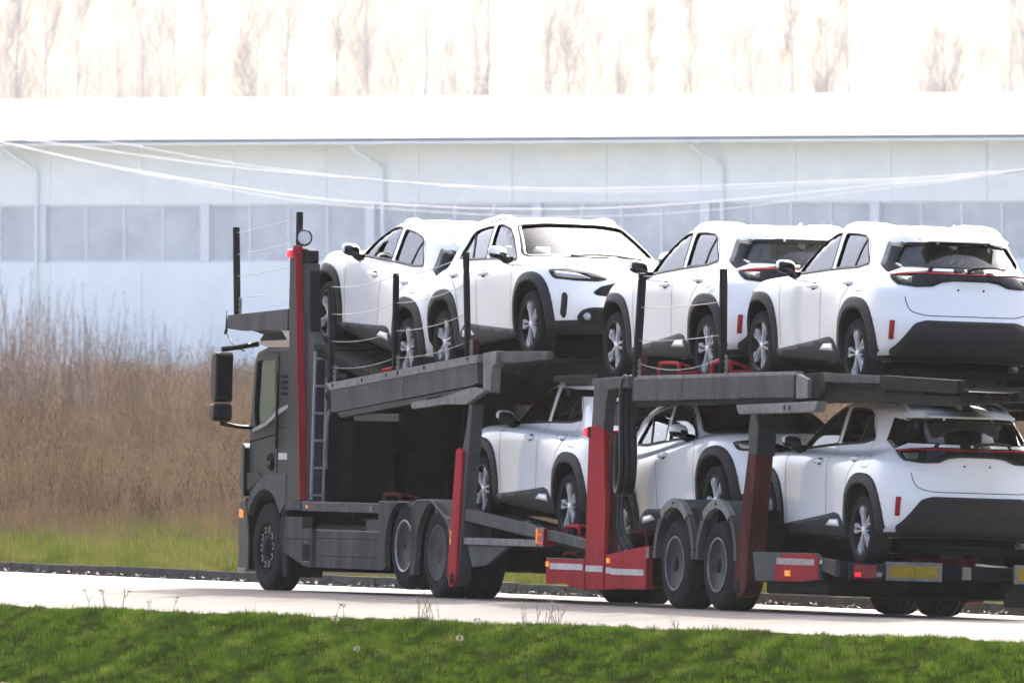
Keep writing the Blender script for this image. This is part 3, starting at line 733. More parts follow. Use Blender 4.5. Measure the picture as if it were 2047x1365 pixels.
# ============================================================ the transporter: truck and trailer
M_tg = mat('dark_grey_truck_paint', (0.027, 0.030, 0.031), 0.45, noise=0.28, nscale=3.0, spec=0.08, streak=True)
M_tg2 = mat('grey_steel_paint', (0.072, 0.074, 0.074), 0.55, noise=0.34, nscale=5.0, spec=0.05, streak=True)
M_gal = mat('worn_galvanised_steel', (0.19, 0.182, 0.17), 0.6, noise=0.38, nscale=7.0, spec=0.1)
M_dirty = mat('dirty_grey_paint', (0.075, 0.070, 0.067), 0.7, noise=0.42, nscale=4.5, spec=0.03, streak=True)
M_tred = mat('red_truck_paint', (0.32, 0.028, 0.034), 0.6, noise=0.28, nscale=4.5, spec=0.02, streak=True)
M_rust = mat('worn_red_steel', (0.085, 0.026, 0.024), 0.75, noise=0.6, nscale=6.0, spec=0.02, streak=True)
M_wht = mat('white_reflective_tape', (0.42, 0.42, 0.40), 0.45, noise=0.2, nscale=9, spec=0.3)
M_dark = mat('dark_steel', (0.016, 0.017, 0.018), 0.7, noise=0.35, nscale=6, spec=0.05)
M_hose = mat('black_hose_rubber', (0.008, 0.008, 0.008), 0.45, spec=0.25)
M_amber = emis('amber_lamp', (1.0, 0.28, 0.02), 0.12, (0.5, 0.15, 0.015))
M_redlit = emis('lit_red_lamp', (1.0, 0.01, 0.04), 0.30, (0.35, 0.005, 0.015))
M_yel = mat('yellow_reflective_plate', (0.30, 0.21, 0.012), 0.55, noise=0.25, nscale=22, spec=0.2)
M_wire = mat('steel_wire', (0.28, 0.28, 0.28), 0.5, metal=0.3)
M_wheelst = mat('steel_wheel_grey', (0.034, 0.037, 0.037), 0.6, noise=0.45, nscale=12, spec=0.08)
M_chrome = mat('polished_wheel', (0.26, 0.265, 0.27), 0.32, metal=0.85, noise=0.3, nscale=10)
M_lad = mat('ladder_aluminium', (0.30, 0.30, 0.295), 0.5, noise=0.2, nscale=9, spec=0.2)
M_truckglass = glass('cab_glass', (0.50, 0.80, 0.64), ior=2.4, gcol=(0.75, 0.95, 0.85))

def P3(u, v, w): return Vector((u, 1.275 - v, w))
def vbox(name, u0, u1, v0, v1, w0, w1, m, parent, bevel=0.0, label=None):
    return box(name, u0, u1, 1.275 - v1, 1.275 - v0, w0, w1, m, parent, bevel, label)
def vprism(name, poly, v0, v1, m, parent, bevel=0.0, label=None):
    return prism(name, poly, 1.275 - v1, 1.275 - v0, m, parent, bevel, None, label)
def vbeam(name, a, b, w, h, m, parent, bevel=0.0, label=None):
    return beam(name, P3(*a), P3(*b), w, h, m, parent, bevel, label)
def vtube(name, pts, r, m, parent, n=7, smooth=0, label=None):
    p = [P3(*q) for q in pts]
    return tube(name, smooth_path(p, smooth) if smooth else p, r, m, parent, n, label)
def cable(parent, a, b, sag, r=0.0042, name='rail_cable'):
    A, B = P3(*a), P3(*b); pts = []
    for i in range(9):
        t = i / 8; p = A.lerp(B, t); p.z -= sag * 4 * t * (1 - t); pts.append(p)
    return tube(name, pts, r, M_wire, parent, 5)
def post(parent, a, b, w=0.055, d=0.055):
    """stake with a slotted bracket at its foot"""
    o = vbeam('side_post', a, b, w, d, M_dark, parent, 0.006)
    A = Vector(a); 
    bm = bmesh.new(); b_box(bm, A.x - 0.11, A.x - 0.06, 1.275 - A.y - 0.012, 1.275 - A.y + 0.012, A.z - 0.02, A.z + 0.18)
    fixn(bm); bmesh.ops.bevel(bm, geom=[e for e in bm.edges], offset=0.008, segments=2, affect='EDGES'); br = obj('post_bracket', bm, M_gal, o)
    for k in range(3):
        bm = bmesh.new(); b_lathe(bm, [(0.012, -0.002), (0.012, 0.002), (0.001, 0.003)], 8, 'y', (A.x - 0.085, 1.275 - A.y + 0.0125, A.z + 0.03 + 0.055 * k))
        obj('bracket_hole', fixn(bm), M_under, o)
    return o
def track(parent, a, b, w=0.46, pitch=0.11, m=None, name='wheel_track'):
    """perforated wheel plate from a to b (u,v,w of its centre line), holes really open"""
    A, B = P3(*a), P3(*b); L = (B - A).length; d = (B - A).normalized(); s = Vector((0, 1, 0)); n = d.cross(s).normalized()
    if n.z < 0: n = -n
    bm = bmesh.new(); nu = max(4, int(L / (pitch / 2))); nv = 9; vt = {}
    for t in (0, 1):
        for i in range(nu + 1):
            for j in range(nv + 1):
                vt[t, i, j] = bm.verts.new(A + d * (L * i / nu) + s * (w * (j / nv - 0.5)) - n * (0.03 * t))
    hole = lambda i, j: (i % 2 == 1 and j % 2 == 1 and 0 < j < nv and (i // 2 + j // 2) % 2 == 0)
    for i in range(nu):
        for j in range(nv):
            if hole(i, j):
                q = [(i, j), (i + 1, j), (i + 1, j + 1), (i, j + 1)]
                for k in range(4):
                    p0, p1 = q[k], q[(k + 1) % 4]
                    bm.faces.new((vt[(0,) + p0], vt[(0,) + p1], vt[(1,) + p1], vt[(1,) + p0]))
                continue
            for t in (0, 1): bm.faces.new((vt[t, i, j], vt[t, i + 1, j], vt[t, i + 1, j + 1], vt[t, i, j + 1]))
    o = obj(name, fixn(bm), m or M_dark, parent)
    for e in (-1, 1):
        beam('track_edge', A + s * e * (w / 2 + 0.015) - n * 0.03, B + s * e * (w / 2 + 0.015) - n * 0.03, 0.03, 0.09, m or M_dark, o)
    return o
def cleat(parent, u, v, w, L=0.42, h=0.10, m=None, pitch=0.0):
    """bent tube wheel clamp"""
    m = m or M_tred; c, s = cos(pitch), sin(pitch)
    q = lambda a, vv, b: (u + a * c - b * s, vv, w + a * s + b * c)
    o = vtube('wheel_clamp', [q(-L / 2, v, 0), q(-L / 2 + 0.02, v, h * 0.8), q(-L / 2 + 0.09, v, h), q(L / 2 - 0.09, v, h), q(L / 2 - 0.02, v, h * 0.8), q(L / 2, v, 0)], 0.020, m, parent, 8, smooth=5)
    vtube('clamp_arm', [q(-L / 2, v, 0.01), q(-L / 2 + 0.06, v + 0.10, 0.02), q(-L / 2 + 0.05, v + 0.34, 0.03)], 0.018, m, o, 7)
    vtube('clamp_arm', [q(L / 2 - 0.10, v, h), q(L / 2 - 0.12, v + 0.14, h * 1.05), q(L / 2 - 0.12, v + 0.36, h * 0.5)], 0.018, m, o, 7, smooth=4)
    return o

def truck_tyre(r, w, rim):
    bm = bmesh.new(); h = w / 2
    prof = [(rim, -h + 0.02), (rim + 0.03, -h + 0.004), (rim + (r - rim) * 0.55, -h), (r - 0.045, -h + 0.012), (r - 0.012, -h + 0.03)]
    for g in (-0.28, -0.09, 0.09, 0.28):                     # tread grooves
        c = g * w; prof += [(r, c - 0.012), (r - 0.014, c - 0.008), (r - 0.014, c + 0.008), (r, c + 0.012)]
    prof += [(r - 0.012, h - 0.03), (r - 0.045, h - 0.012), (rim + (r - rim) * 0.55, h), (rim + 0.03, h - 0.004), (rim, h - 0.02), (rim - 0.015, 0.05), (rim - 0.015, -0.05)]
    b_lathe(bm, prof, 64, 'y', closed=True); return fixn(bm)
def truck_wheel(parent, u, v, w, r, width, style, right=False, dual=False):
    rim = r * 0.60
    o = obj('wheel', truck_tyre(r, width, rim), M_tyre, parent)
    h = width / 2
    if style == 'steer':                                     # shallow disc with a ring of hand holes
        bm = bmesh.new(); b_lathe(bm, [(rim, h - 0.018), (rim + 0.006, h - 0.006), (rim - 0.014, h - 0.004), (rim - 0.026, h - 0.05), (rim - 0.05, h - 0.09), (rim - 0.05, -h + 0.03), (rim - 0.02, -h + 0.02)], 48, 'y', closed=True); obj('rim', fixn(bm), M_dark, o)
        bm = bmesh.new(); b_lathe(bm, [(rim - 0.045, h - 0.07), (rim - 0.085, h - 0.05), (0.15, h - 0.045), (0.13, h - 0.02), (0.085, h - 0.015), (0.08, h + 0.01), (0.001, h + 0.015)], 40, 'y'); obj('wheel_disc', fixn(bm), M_dark, o)
        bm = bmesh.new()
        for k in range(10):
            a = 2 * pi * k / 10; c = Vector((cos(a), 0, sin(a))) * 0.187; e = Vector((-sin(a), 0, cos(a))); n_ = c.normalized()
            q = [c + n_ * 0.034 * cos(t) + e * 0.040 * sin(t) for t in [2 * pi * i / 12 for i in range(12)]]
            qi = [c + n_ * 0.022 * cos(t) + e * 0.026 * sin(t) for t in [2 * pi * i / 12 for i in range(12)]]
            A = [bm.verts.new(p + Vector((0, h - 0.022, 0))) for p in q]; B = [bm.verts.new(p + Vector((0, h - 0.018, 0))) for p in qi]
            for i in range(12): bm.faces.new((A[i], A[(i + 1) % 12], B[(i + 1) % 12], B[i]))
        hr = obj('hand_hole_ring', fixn(bm), mat('worn_light_steel', (0.22, 0.21, 0.19), 0.5, spec=0.3), o); hr['kind'] = 'stuff'
    elif style == 'polished':                                # inset chrome dish, hub with nuts
        bm = bmesh.new(); b_lathe(bm, [(rim + 0.004, h - 0.016), (rim + 0.010, h - 0.002), (rim - 0.010, h), (rim - 0.022, h - 0.03), (rim - 0.03, h - 0.12), (0.17, h - 0.14), (0.10, h - 0.12), (0.09, h - 0.03), (0.001, h - 0.02)], 48, 'y'); obj('rim', fixn(bm), M_wheelst, o, smooth=True)
        bm = bmesh.new(); b_lathe(bm, [(rim - 0.012, h - 0.01), (rim + 0.008, h + 0.002), (rim - 0.012, h + 0.006), (rim - 0.026, h - 0.02)], 48, 'y', closed=True); obj('rim_lip', fixn(bm), M_chrome, o, smooth=True)
        for k in range(6):
            a = 2 * pi * k / 6; bm = bmesh.new(); b_lathe(bm, [(0.042, -0.02), (0.042, 0.0), (0.001, 0.002)], 12, 'y', (0.185 * cos(a), h - 0.118, 0.185 * sin(a))); obj('hand_hole', fixn(bm), M_under, o)
        bm = bmesh.new(); b_lathe(bm, [(0.125, h - 0.13), (0.12, h - 0.06), (0.07, h - 0.02), (0.001, h - 0.01)], 8, 'y', smooth=False); obj('hub', fixn(bm), M_dark, o)
    elif style == 'drive':                                   # deep dish, disc far inside
        bm = bmesh.new(); b_lathe(bm, [(rim + 0.004, h - 0.016), (rim + 0.010, h - 0.002), (rim - 0.012, h - 0.002), (rim - 0.03, h - 0.06), (rim - 0.045, h - 0.17), (0.18, h - 0.19), (0.12, h - 0.17), (0.11, h - 0.02), (0.07, h), (0.001, h)], 48, 'y'); obj('rim', fixn(bm), M_dirty, o, smooth=True)
    else:                                                    # trailer: grey dish with lobed hub
        bm = bmesh.new(); b_lathe(bm, [(rim + 0.004, h - 0.016), (rim + 0.012, h - 0.002), (rim - 0.010, h - 0.002), (rim - 0.022, h - 0.03), (rim - 0.035, h - 0.11), (0.14, h - 0.125), (0.001, h - 0.12)], 48, 'y'); obj('rim', fixn(bm), M_wheelst, o, smooth=True)
        bm = bmesh.new(); b_lathe(bm, [(rim - 0.012, h - 0.01), (rim + 0.008, h + 0.002), (rim - 0.010, h + 0.004), (rim - 0.018, h - 0.015)], 48, 'y', closed=True); obj('rim_lip', fixn(bm), M_gal, o, smooth=True)
        bm = bmesh.new(); b_lathe(bm, [(0.115, h - 0.12), (0.105, h - 0.03), (0.06, h - 0.005), (0.001, h)], 20, 'y'); obj('hub', fixn(bm), M_dark, o, smooth=True)
        for k in range(8):
            a = 2 * pi * k / 8 + 0.2; bm = bmesh.new(); b_lathe(bm, [(0.026, -0.03), (0.026, 0.035), (0.014, 0.045), (0.001, 0.045)], 8, 'y', (0.150 * cos(a), h - 0.10, 0.150 * sin(a))); obj('wheel_nut', fixn(bm), M_tg2, o)
    o.matrix_basis = Matrix.Translation(P3(u, v, w)) @ (Matrix.Rotation(pi, 4, 'Z') if right else Matrix.Identity(4)) @ Matrix.Rotation(0.3 + u, 4, 'Y')
    return o

TRUCK_M = rig(20.0, 1.8, (-2.4942, 161.3, -0.0162)); TRAILER_M = rig(20.0, 1.8, (1.5683, 150.0, 0.0))
TRUCK = empty('transporter_truck', TRUCK_M, 'dark grey car transporter truck with red striped tower behind its cab', 'truck')
T = TRUCK
# ---- cab (hollow, with real window openings)
bm = bmesh.new()
arch = [(0.39 + 0.60 * cos(a), 0.46 + 0.60 * sin(a)) for a in [R(30 + 120 * i / 14) for i in range(15)]]
cabp = [(1.02, 0.98), (1.10, 1.15), (1.10, 1.75), (1.02, 2.40), (0.92, 2.52), (0.60, 2.57), (-0.29, 2.58), (-0.29, 0.98)] + [p for p in arch[::-1] if p[1] > 0.92]
b_prism(bm, cabp, 1.275 - 2.50, 1.275 - 0.05); fixn(bm)
bmesh.ops.bevel(bm, geom=[e for e in bm.edges if abs(e.verts[0].co.y - e.verts[1].co.y) < 0.01 and min(v.co.z for v in e.verts) > 1.1], offset=0.05, segments=3, affect='EDGES', profile=0.6)
cab = obj('cab', bm, [M_tg, M_under])
cabwin = [(0.90, 2.42), (0.26, 2.44), (0.24, 1.93), (0.52, 1.80), (0.90, 1.72), (0.95, 1.90)]
cuts = []
bm = bmesh.new(); b_prism(bm, round_poly(cabwin, 0.05), -1.5, 1.5); cuts.append(obj('cut', fixn(bm)))
bm = bmesh.new(); b_prism(bm, [(-1.165, 1.70), (1.165, 1.70), (1.13, 2.38), (-1.13, 2.38)], 0.5, 1.4, fn=lambda a, b, t: (t, a, b)); cuts.append(obj('cut', fixn(bm)))
bm = bmesh.new(); b_prism(bm, [(1.02, 1.25), (1.02, 1.75), (0.95, 2.38), (0.88, 2.48), (0.55, 2.51), (-0.2, 2.52), (-0.2, 1.25)], -1.175, 1.175); cuts.append(obj('cut', fixn(bm)))
boolean(cab, cuts); cab.parent = T
cab.data.materials.clear(); cab.data.materials.append(M_tg); cab.data.materials.append(M_under)
for p in cab.data.polygons:
    c = p.center
    if abs(c.y) < 1.18 and -0.22 < c.x < 1.03 and 1.2 < c.z < 2.59: p.material_index = 1
for v0 in (0.075, 2.475):
    gw = vprism('cab_side_window', [(0.92, 2.45), (0.25, 2.47), (0.23, 1.92), (0.52, 1.79), (0.92, 1.71), (0.97, 1.90)], v0, v0 + 0.006, M_truckglass, cab)
prism('cab_windscreen', [(1.066, 1.68), (1.072, 1.68), (0.995, 2.40), (0.989, 2.40)], -1.18, 1.18, M_truckglass, cab)
# window surround and seams (flat strips just proud of the skin)
bm = bmesh.new()
for a, b in ((( 0.20, 2.50), (0.17, 1.90)), ((0.17, 1.90), (0.17, 1.05)),):
    b_prism(bm, [(a[0] - 0.006, a[1]), (a[0] + 0.006, a[1]), (b[0] + 0.006, b[1]), (b[0] - 0.006, b[1])], 1.275 - 0.05, 1.275 - 0.046)
obj('door_seam', fixn(bm), M_under, cab)
vprism('belt_reflection', [(0.94, 1.70), (0.52, 1.775), (0.20, 1.90), (-0.28, 1.985), (-0.28, 1.945), (0.20, 1.84), (0.52, 1.735), (0.94, 1.665)], 0.028, 0.05, M_lad, cab, 0.005)  # lighter colour puts the bright reflection along the belt line
vprism('rear_hatch', [(0.12, 1.66), (-0.25, 1.69), (-0.25, 1.30), (0.12, 1.28)], 0.042, 0.05, M_tg, cab, 0.003)
vbox('cab_stripe', -0.25, 0.10, 0.036, 0.042, 1.385, 1.455, M_wht, cab)
def ring_poly(poly, k):
    cx = sum(a for a, b in poly) / len(poly); cy = sum(b for a, b in poly) / len(poly); return [(cx + (a - cx) * k, cy + (b - cy) * k) for a, b in poly]
bm = bmesh.new(); A_ = round_poly(cabwin, 0.05); B_ = round_poly(ring_poly(cabwin, 1.13), 0.06); y_ = 1.275 - 0.044; n_ = len(A_)
va = [bm.verts.new((a, y_, b)) for a, b in A_]; vb = [bm.verts.new((a, y_, b)) for a, b in B_]; vc = [bm.verts.new((a, y_ - 0.012, b)) for a, b in B_]
for i in range(n_):
    j = (i + 1) % n_; bm.faces.new((va[i], va[j], vb[j], vb[i])); bm.faces.new((vb[i], vb[j], vc[j], vc[i]))
obj('window_surround', fixn(bm), M_blk, cab)
vbox('grab_rail', 0.125, 0.15, 0.005, 0.03, 1.50, 2.30, M_blk, cab, 0.006)
vprism('door_crease', [(1.08, 1.57), (0.19, 1.66), (0.19, 1.645), (1.08, 1.555)], 0.044, 0.05, M_under, cab)
vprism('lower_door_panel', [(1.08, 1.24), (0.72, 1.25), (0.62, 1.18), (1.06, 1.05)], 0.03, 0.055, M_dirty, cab, 0.006)
vbox('cab_seam', -0.29, 0.16, 0.0465, 0.05, 1.715, 1.725, M_under, cab)
for k in range(4): vbox('cab_vent', -0.24, 0.08, 0.04, 0.05, 2.06 + 0.06 * k, 2.09 + 0.06 * k, M_under, cab)
hd = vprism('door_handle', [(0.50, 1.36), (0.30, 1.37), (0.28, 1.33), (0.48, 1.32)], 0.015, 0.045, M_tg, cab, 0.008)
vprism('handle_recess', round_poly([(0.50, 1.41), (0.36, 1.46), (0.28, 1.44), (0.26, 1.30), (0.33, 1.26), (0.46, 1.29)], 0.04), 0.044, 0.05, M_under, cab)
vprism('fender', [(0.39 + 0.61 * cos(a), 0.46 + 0.61 * sin(a)) for a in [R(33 + 112 * i / 14) for i in range(15)]] + [(-0.29, 0.93), (-0.29, 1.23), (0.10, 1.24), (0.42, 1.21), (0.68, 1.12), (0.93, 0.93)], -0.01, 0.06, M_tg2, cab, 0.012)
vprism('roof_visor', [(0.90, 2.63), (0.72, 2.72), (0.10, 2.74), (-0.02, 2.70), (-0.02, 2.645), (0.60, 2.635)], 0.06, 2.49, M_dark, cab, 0.012)
vprism('sunlit_visor_band', [(0.88, 2.60), (0.82, 2.63), (-0.02, 2.64), (-0.20, 2.56), (0.55, 2.56)], 0.045, 2.50, mat('painted_sun_cream', (0.34, 0.28, 0.20), 0.6), cab, 0.006)  # cream colour stands in for the sunlit band under the visor
vprism('corner_deflector', [(1.16, 1.55), (1.21, 1.50), (1.21, 1.08), (1.15, 0.99), (1.08, 0.99), (1.10, 1.50)], 0.00, 0.10, M_blk, cab, 0.015)
bp = vprism('front_bumper', [(1.00, 0.98), (1.20, 0.95), (1.24, 0.84), (1.20, 0.40), (1.22, 0.26), (1.10, 0.20), (0.86, 0.22), (0.86, 0.55), (0.92, 0.75)], 0.00, 2.55, M_blk, cab, 0.02)
vprism('turn_signal', round_poly([(1.17, 0.86), (1.06, 0.84), (1.05, 0.76), (1.17, 0.77)], 0.02), -0.012, 0.004, M_amber, bp)
vbox('bumper_step', 0.92, 1.19, -0.01, 0.30, 0.20, 0.235, M_gal, bp, 0.006)
vprism('mud_flap', [(-0.10, 0.92), (-0.24, 0.92), (-0.30, 0.16), (-0.18, 0.16), (-0.02, 0.60)], 0.03, 0.10, M_dark, T, 0.01)
vbox('mud_flap', -0.32, -0.30, 0.05, 0.42, 0.16, 0.92, M_dark, T)
# mirrors
for sg, v0 in ((1, 0.0), (-1, 2.55)):
    def mv(v): return v if sg > 0 else 2.55 - v
    mh = vprism('mirror_housing', round_poly([(0.98, 2.50), (0.98, 1.97), (1.13, 1.97), (1.17, 2.10), (1.17, 2.42), (1.12, 2.50)], 0.05), min(mv(-0.38), mv(-0.185)), max(mv(-0.38), mv(-0.185)), M_blk, T, 0.025)
    vprism('wide_mirror_housing', round_poly([(0.97, 1.955), (0.97, 1.79), (1.06, 1.76), (1.15, 1.84), (1.15, 1.955)], 0.04), min(mv(-0.395), mv(-0.185)), max(mv(-0.395), mv(-0.185)), M_blk, mh, 0.03)
    for z0, z1 in ((2.03, 2.45), (1.81, 1.93)):
        bm = bmesh.new(); b_box(bm, 0.966 if z0 < 2 else 0.974, 0.978, 1.275 - max(mv(-0.355), mv(-0.21)), 1.275 - min(mv(-0.355), mv(-0.21)), z0, z1); obj('mirror_glass', fixn(bm), mat('dark_mirror_glass', (0.012, 0.014, 0.015), 0.12, spec=0.3), mh)
    for z in (2.54, 1.74):
        vtube('mirror_arm', [(1.02, mv(0.10), z + (0.06 if z > 2 else -0.03)), (1.05, mv(-0.10), z + (0.02 if z > 2 else -0.02)), (1.05, mv(-0.30), z - (0.01 if z > 2 else -0.01))], 0.028 if z > 2 else 0.022, M_blk, mh, 8)
# seats and wheel in the cab so the window is not empty
for v in (0.55, 1.95):
    st = vprism('cab_seat', round_poly([(0.35, 1.42), (0.35, 1.60), (-0.02, 1.60), (-0.10, 2.20), (-0.20, 2.20), (-0.17, 1.42)], 0.05), v - 0.24, v + 0.24, M_seat, cab, 0.02)
bm = bmesh.new(); b_tube(bm, [P3(0.70 + 0.10 * cos(a), 0.55 + 0.23 * sin(a), 1.78 + 0.18 * cos(a)) for a in [2 * pi * i / 24 for i in range(25)]], 0.018, 6, caps=False); obj('cab_steering_wheel', fixn(bm), M_seat, cab)
# ---- wheels
WH = []
truck_wheel(T, 0.39, 0.175, 0.465, 0.465, 0.31, 'steer'); truck_wheel(T, 0.39, 2.375, 0.465, 0.465, 0.31, 'steer', right=True)
truck_wheel(T, -3.90, 0.19, 0.525, 0.445, 0.30, 'polished'); truck_wheel(T, -3.90, 2.36, 0.525, 0.445, 0.30, 'polished', right=True)
truck_wheel(T, -4.94, 0.18, 0.465, 0.465, 0.30, 'drive'); truck_wheel(T, -4.94, 0.50, 0.465, 0.465, 0.29, 'drive')
truck_wheel(T, -4.94, 2.37, 0.465, 0.465, 0.30, 'drive', right=True); truck_wheel(T, -4.94, 2.05, 0.465, 0.465, 0.29, 'drive', right=True)
# ---- chassis
for v in (0.82, 1.66): vbox('chassis_rail', -8.6, 0.95, v - 0.04, v + 0.04, 0.52, 0.80, M_dark, T)
for u in (0.39, -3.90, -4.94): vtube('axle', [(u, 0.30, 0.47), (u, 2.25, 0.47)], 0.09, M_dark, T, 10)
for u in (-0.9, -2.3, -3.3, -6.0, -7.2, -8.4): vbox('cross_member', u - 0.08, u + 0.08, 0.2, 2.35, 0.56, 0.76, M_dark, T)
vbox('engine_block', -0.4, 1.0, 0.75, 1.8, 0.30, 1.0, M_dark, T, 0.03)
vbox('tank', -3.2, -0.9, 0.12, 0.80, 0.30, 0.72, M_dark, T, 0.06)
vbox('tank', -3.2, -0.9, 1.75, 2.45, 0.28, 0.72, M_dark, T, 0.06)
vbox('gearbox', -2.9, -0.4, 0.95, 1.6, 0.30, 0.62, M_dark, T, 0.05)
# side lockers
bm_step = vprism('locker', [(-0.24, 0.60), (-0.30, 0.79), (-0.82, 0.79), (-0.82, 0.67), (-1.14, 0.67), (-1.14, 0.27), (-0.90, 0.28), (-0.26, 0.42)], 0.0, 0.12, M_dirty, T, 0.008)
vbox('locker_seam', -1.14, -0.27, -0.003, 0.0, 0.555, 0.565, M_under, bm_step)
vprism('locker_recess', round_poly([(-0.86, 0.51), (-1.10, 0.51), (-1.10, 0.335), (-0.88, 0.335)], 0.03), -0.004, 0.001, M_under, bm_step)
vbox('locker_step', -1.10, -0.88, -0.008, 0.0, 0.325, 0.335, M_gal, bm_step)
lk = vbox('locker', -3.24, -1.29, 0.0, 0.14, 0.27, 0.655, M_dirty, T, 0.008)
for z in (0.575, 0.39): vbox('locker_seam', -3.23, -1.30, -0.003, 0.0, z, z + 0.006, M_under, lk)
vbox('locker_lip', -3.24, -1.29, -0.004, 0.10, 0.656, 0.668, M_gal, lk)
vbox('locker_post', -3.24, -2.83, 0.001, 0.14, 0.669, 0.785, M_dirty, T, 0.006)
vbox('locker_post', -1.20, -1.15, 0.05, 0.14, 0.27, 0.67, M_dark, T)
# lower deck side rail
rl = vbox('side_rail', -3.20, -0.80, 0.0, 0.09, 0.855, 0.945, M_tg2, T, 0.004)
vbox('rail_edge', -3.20, -0.80, -0.003, 0.09, 0.946, 0.956, M_gal, rl)
vbox('marker_lamp', -1.00, -0.955, -0.012, 0.0, 0.885, 0.915, M_amber, rl)
vbox('rail_bracket', -3.02, -2.94, -0.01, 0.0, 0.865, 0.925, M_gal, rl)
# fender panel with round cut-out, then the faceted arch of the drive wheel
def arc(cx, cz, r, a0, a1, n=16): return [(cx + r * cos(R(a0 + (a1 - a0) * i / n)), cz + r * sin(R(a0 + (a1 - a0) * i / n))) for i in range(n + 1)]
vprism('wheel_panel', [(-3.20, 0.97), (-4.20, 0.975), (-4.20, 0.26), (-4.35, 0.26)][0:2] + [(-4.21, 0.60), (-4.21, 0.24), (-4.33, 0.24)] + arc(-3.90, 0.51, 0.475, 212, -25, 22) + [(-3.40, 0.27), (-3.20, 0.27)], 0.0, 0.05, M_dirty, T, 0.004)
vbox('panel_lip', -4.20, -3.21, -0.003, 0.12, 0.972, 0.982, M_gal, T)
pf = vprism('drive_fender', [(-4.22, 0.97), (-4.52, 0.995), (-4.72, 0.99), (-4.93, 0.97), (-5.40, 0.78), (-5.44, 0.60), (-5.42, 0.38), (-5.36, 0.38)] + arc(-4.90, 0.47, 0.52, -8, 188, 18) + [(-4.30, 0.38)] if False else [(-4.24, 0.40), (-4.22, 0.93), (-4.40, 0.985), (-4.78, 0.995), (-5.30, 0.80), (-5.42, 0.62), (-5.42, 0.36), (-5.40, 0.36)] + arc(-4.88, 0.46, 0.52, 190, -5, 18), 0.0, 0.06, M_dirty, T, 0.004)
for a, b in (((-4.22, 0.945), (-4.40, 0.998)), ((-4.40, 0.998), (-4.78, 1.008)), ((-4.78, 1.008), (-5.31, 0.81)), ((-5.31, 0.81), (-5.435, 0.62)), ):
    vbeam('fender_plate', (a[0], 0.24, a[1]), (b[0], 0.24, b[1]), 0.50, 0.014, M_gal, pf, 0.002)
vbox('marker_lamp', -5.432, -5.40, -0.006, 0.02, 0.56, 0.70, M_amber, pf)
# ---- lower deck tracks
for v in (0.42, 2.13):
    track(T, (-0.95, v, 0.94), (-4.6, v, 0.95), 0.50)
    track(T, (-4.62, v, 0.94), (-9.0, v, 0.60), 0.50)
for v in (0.07, 2.48):
    vbeam('ramp_rail', (-4.8, v, 0.93), (-7.75, v, 0.72), 0.06, 0.12, M_tg2, T, 0.005)
    vbeam('ramp_rail', (-7.75, v, 0.72), (-9.3, v, 0.60), 0.06, 0.10, M_tg2, T, 0.005)
    vbox('tail_beam', -7.9, -5.75, v - 0.05, v + 0.05, 0.565, 0.635, M_gal, T, 0.004)
vprism('gusset_plate', [(-5.78, 0.56), (-7.0, 0.56), (-6.35, 0.36), (-5.95, 0.34)], 0.05, 0.09, M_tg2, T, 0.004)
lb = vbox('tail_lamp_box', -8.14, -7.93, 0.02, 0.12, 0.56, 0.76, M_blk, T, 0.01)
vbox('tail_lamp_lens', -8.150, -8.141, 0.00, 0.13, 0.575, 0.745, mat('dull_red_lamp', (0.20, 0.01, 0.012), 0.25), lb)
vbox('tail_lamp_lens', -8.13, -7.97, 0.006, 0.019, 0.58, 0.745, mat('dull_red_lamp', (0.20, 0.01, 0.012), 0.25), lb)
for i in range(3):
    for j in range(2): vbox('lamp_diode', -8.10 + 0.045 * i, -8.085 + 0.045 * i, 0.001, 0.0055, 0.60 + 0.08 * j, 0.615 + 0.08 * j, M_redlit, lb)
vbox('side_marker', -7.925, -7.90, 0.01, 0.03, 0.60, 0.75, M_amber, lb)
# far side screen and back-of-cab equipment, added to keep the loading bay dark
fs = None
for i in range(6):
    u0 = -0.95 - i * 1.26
    vbox('added_dark_screen', u0 - 1.25, u0, 2.49, 2.52, 0.97, 2.14 if i < 5 else 2.3, M_dark, T)
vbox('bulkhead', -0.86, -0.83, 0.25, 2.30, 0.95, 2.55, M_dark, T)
for v, z0, z1 in ((0.6, 1.0, 1.8), (1.2, 1.0, 1.5), (1.8, 1.0, 2.0)): vbox('hydraulic_unit', -1.25, -0.88, v - 0.22, v + 0.22, z0, z1, M_under, T, 0.03)
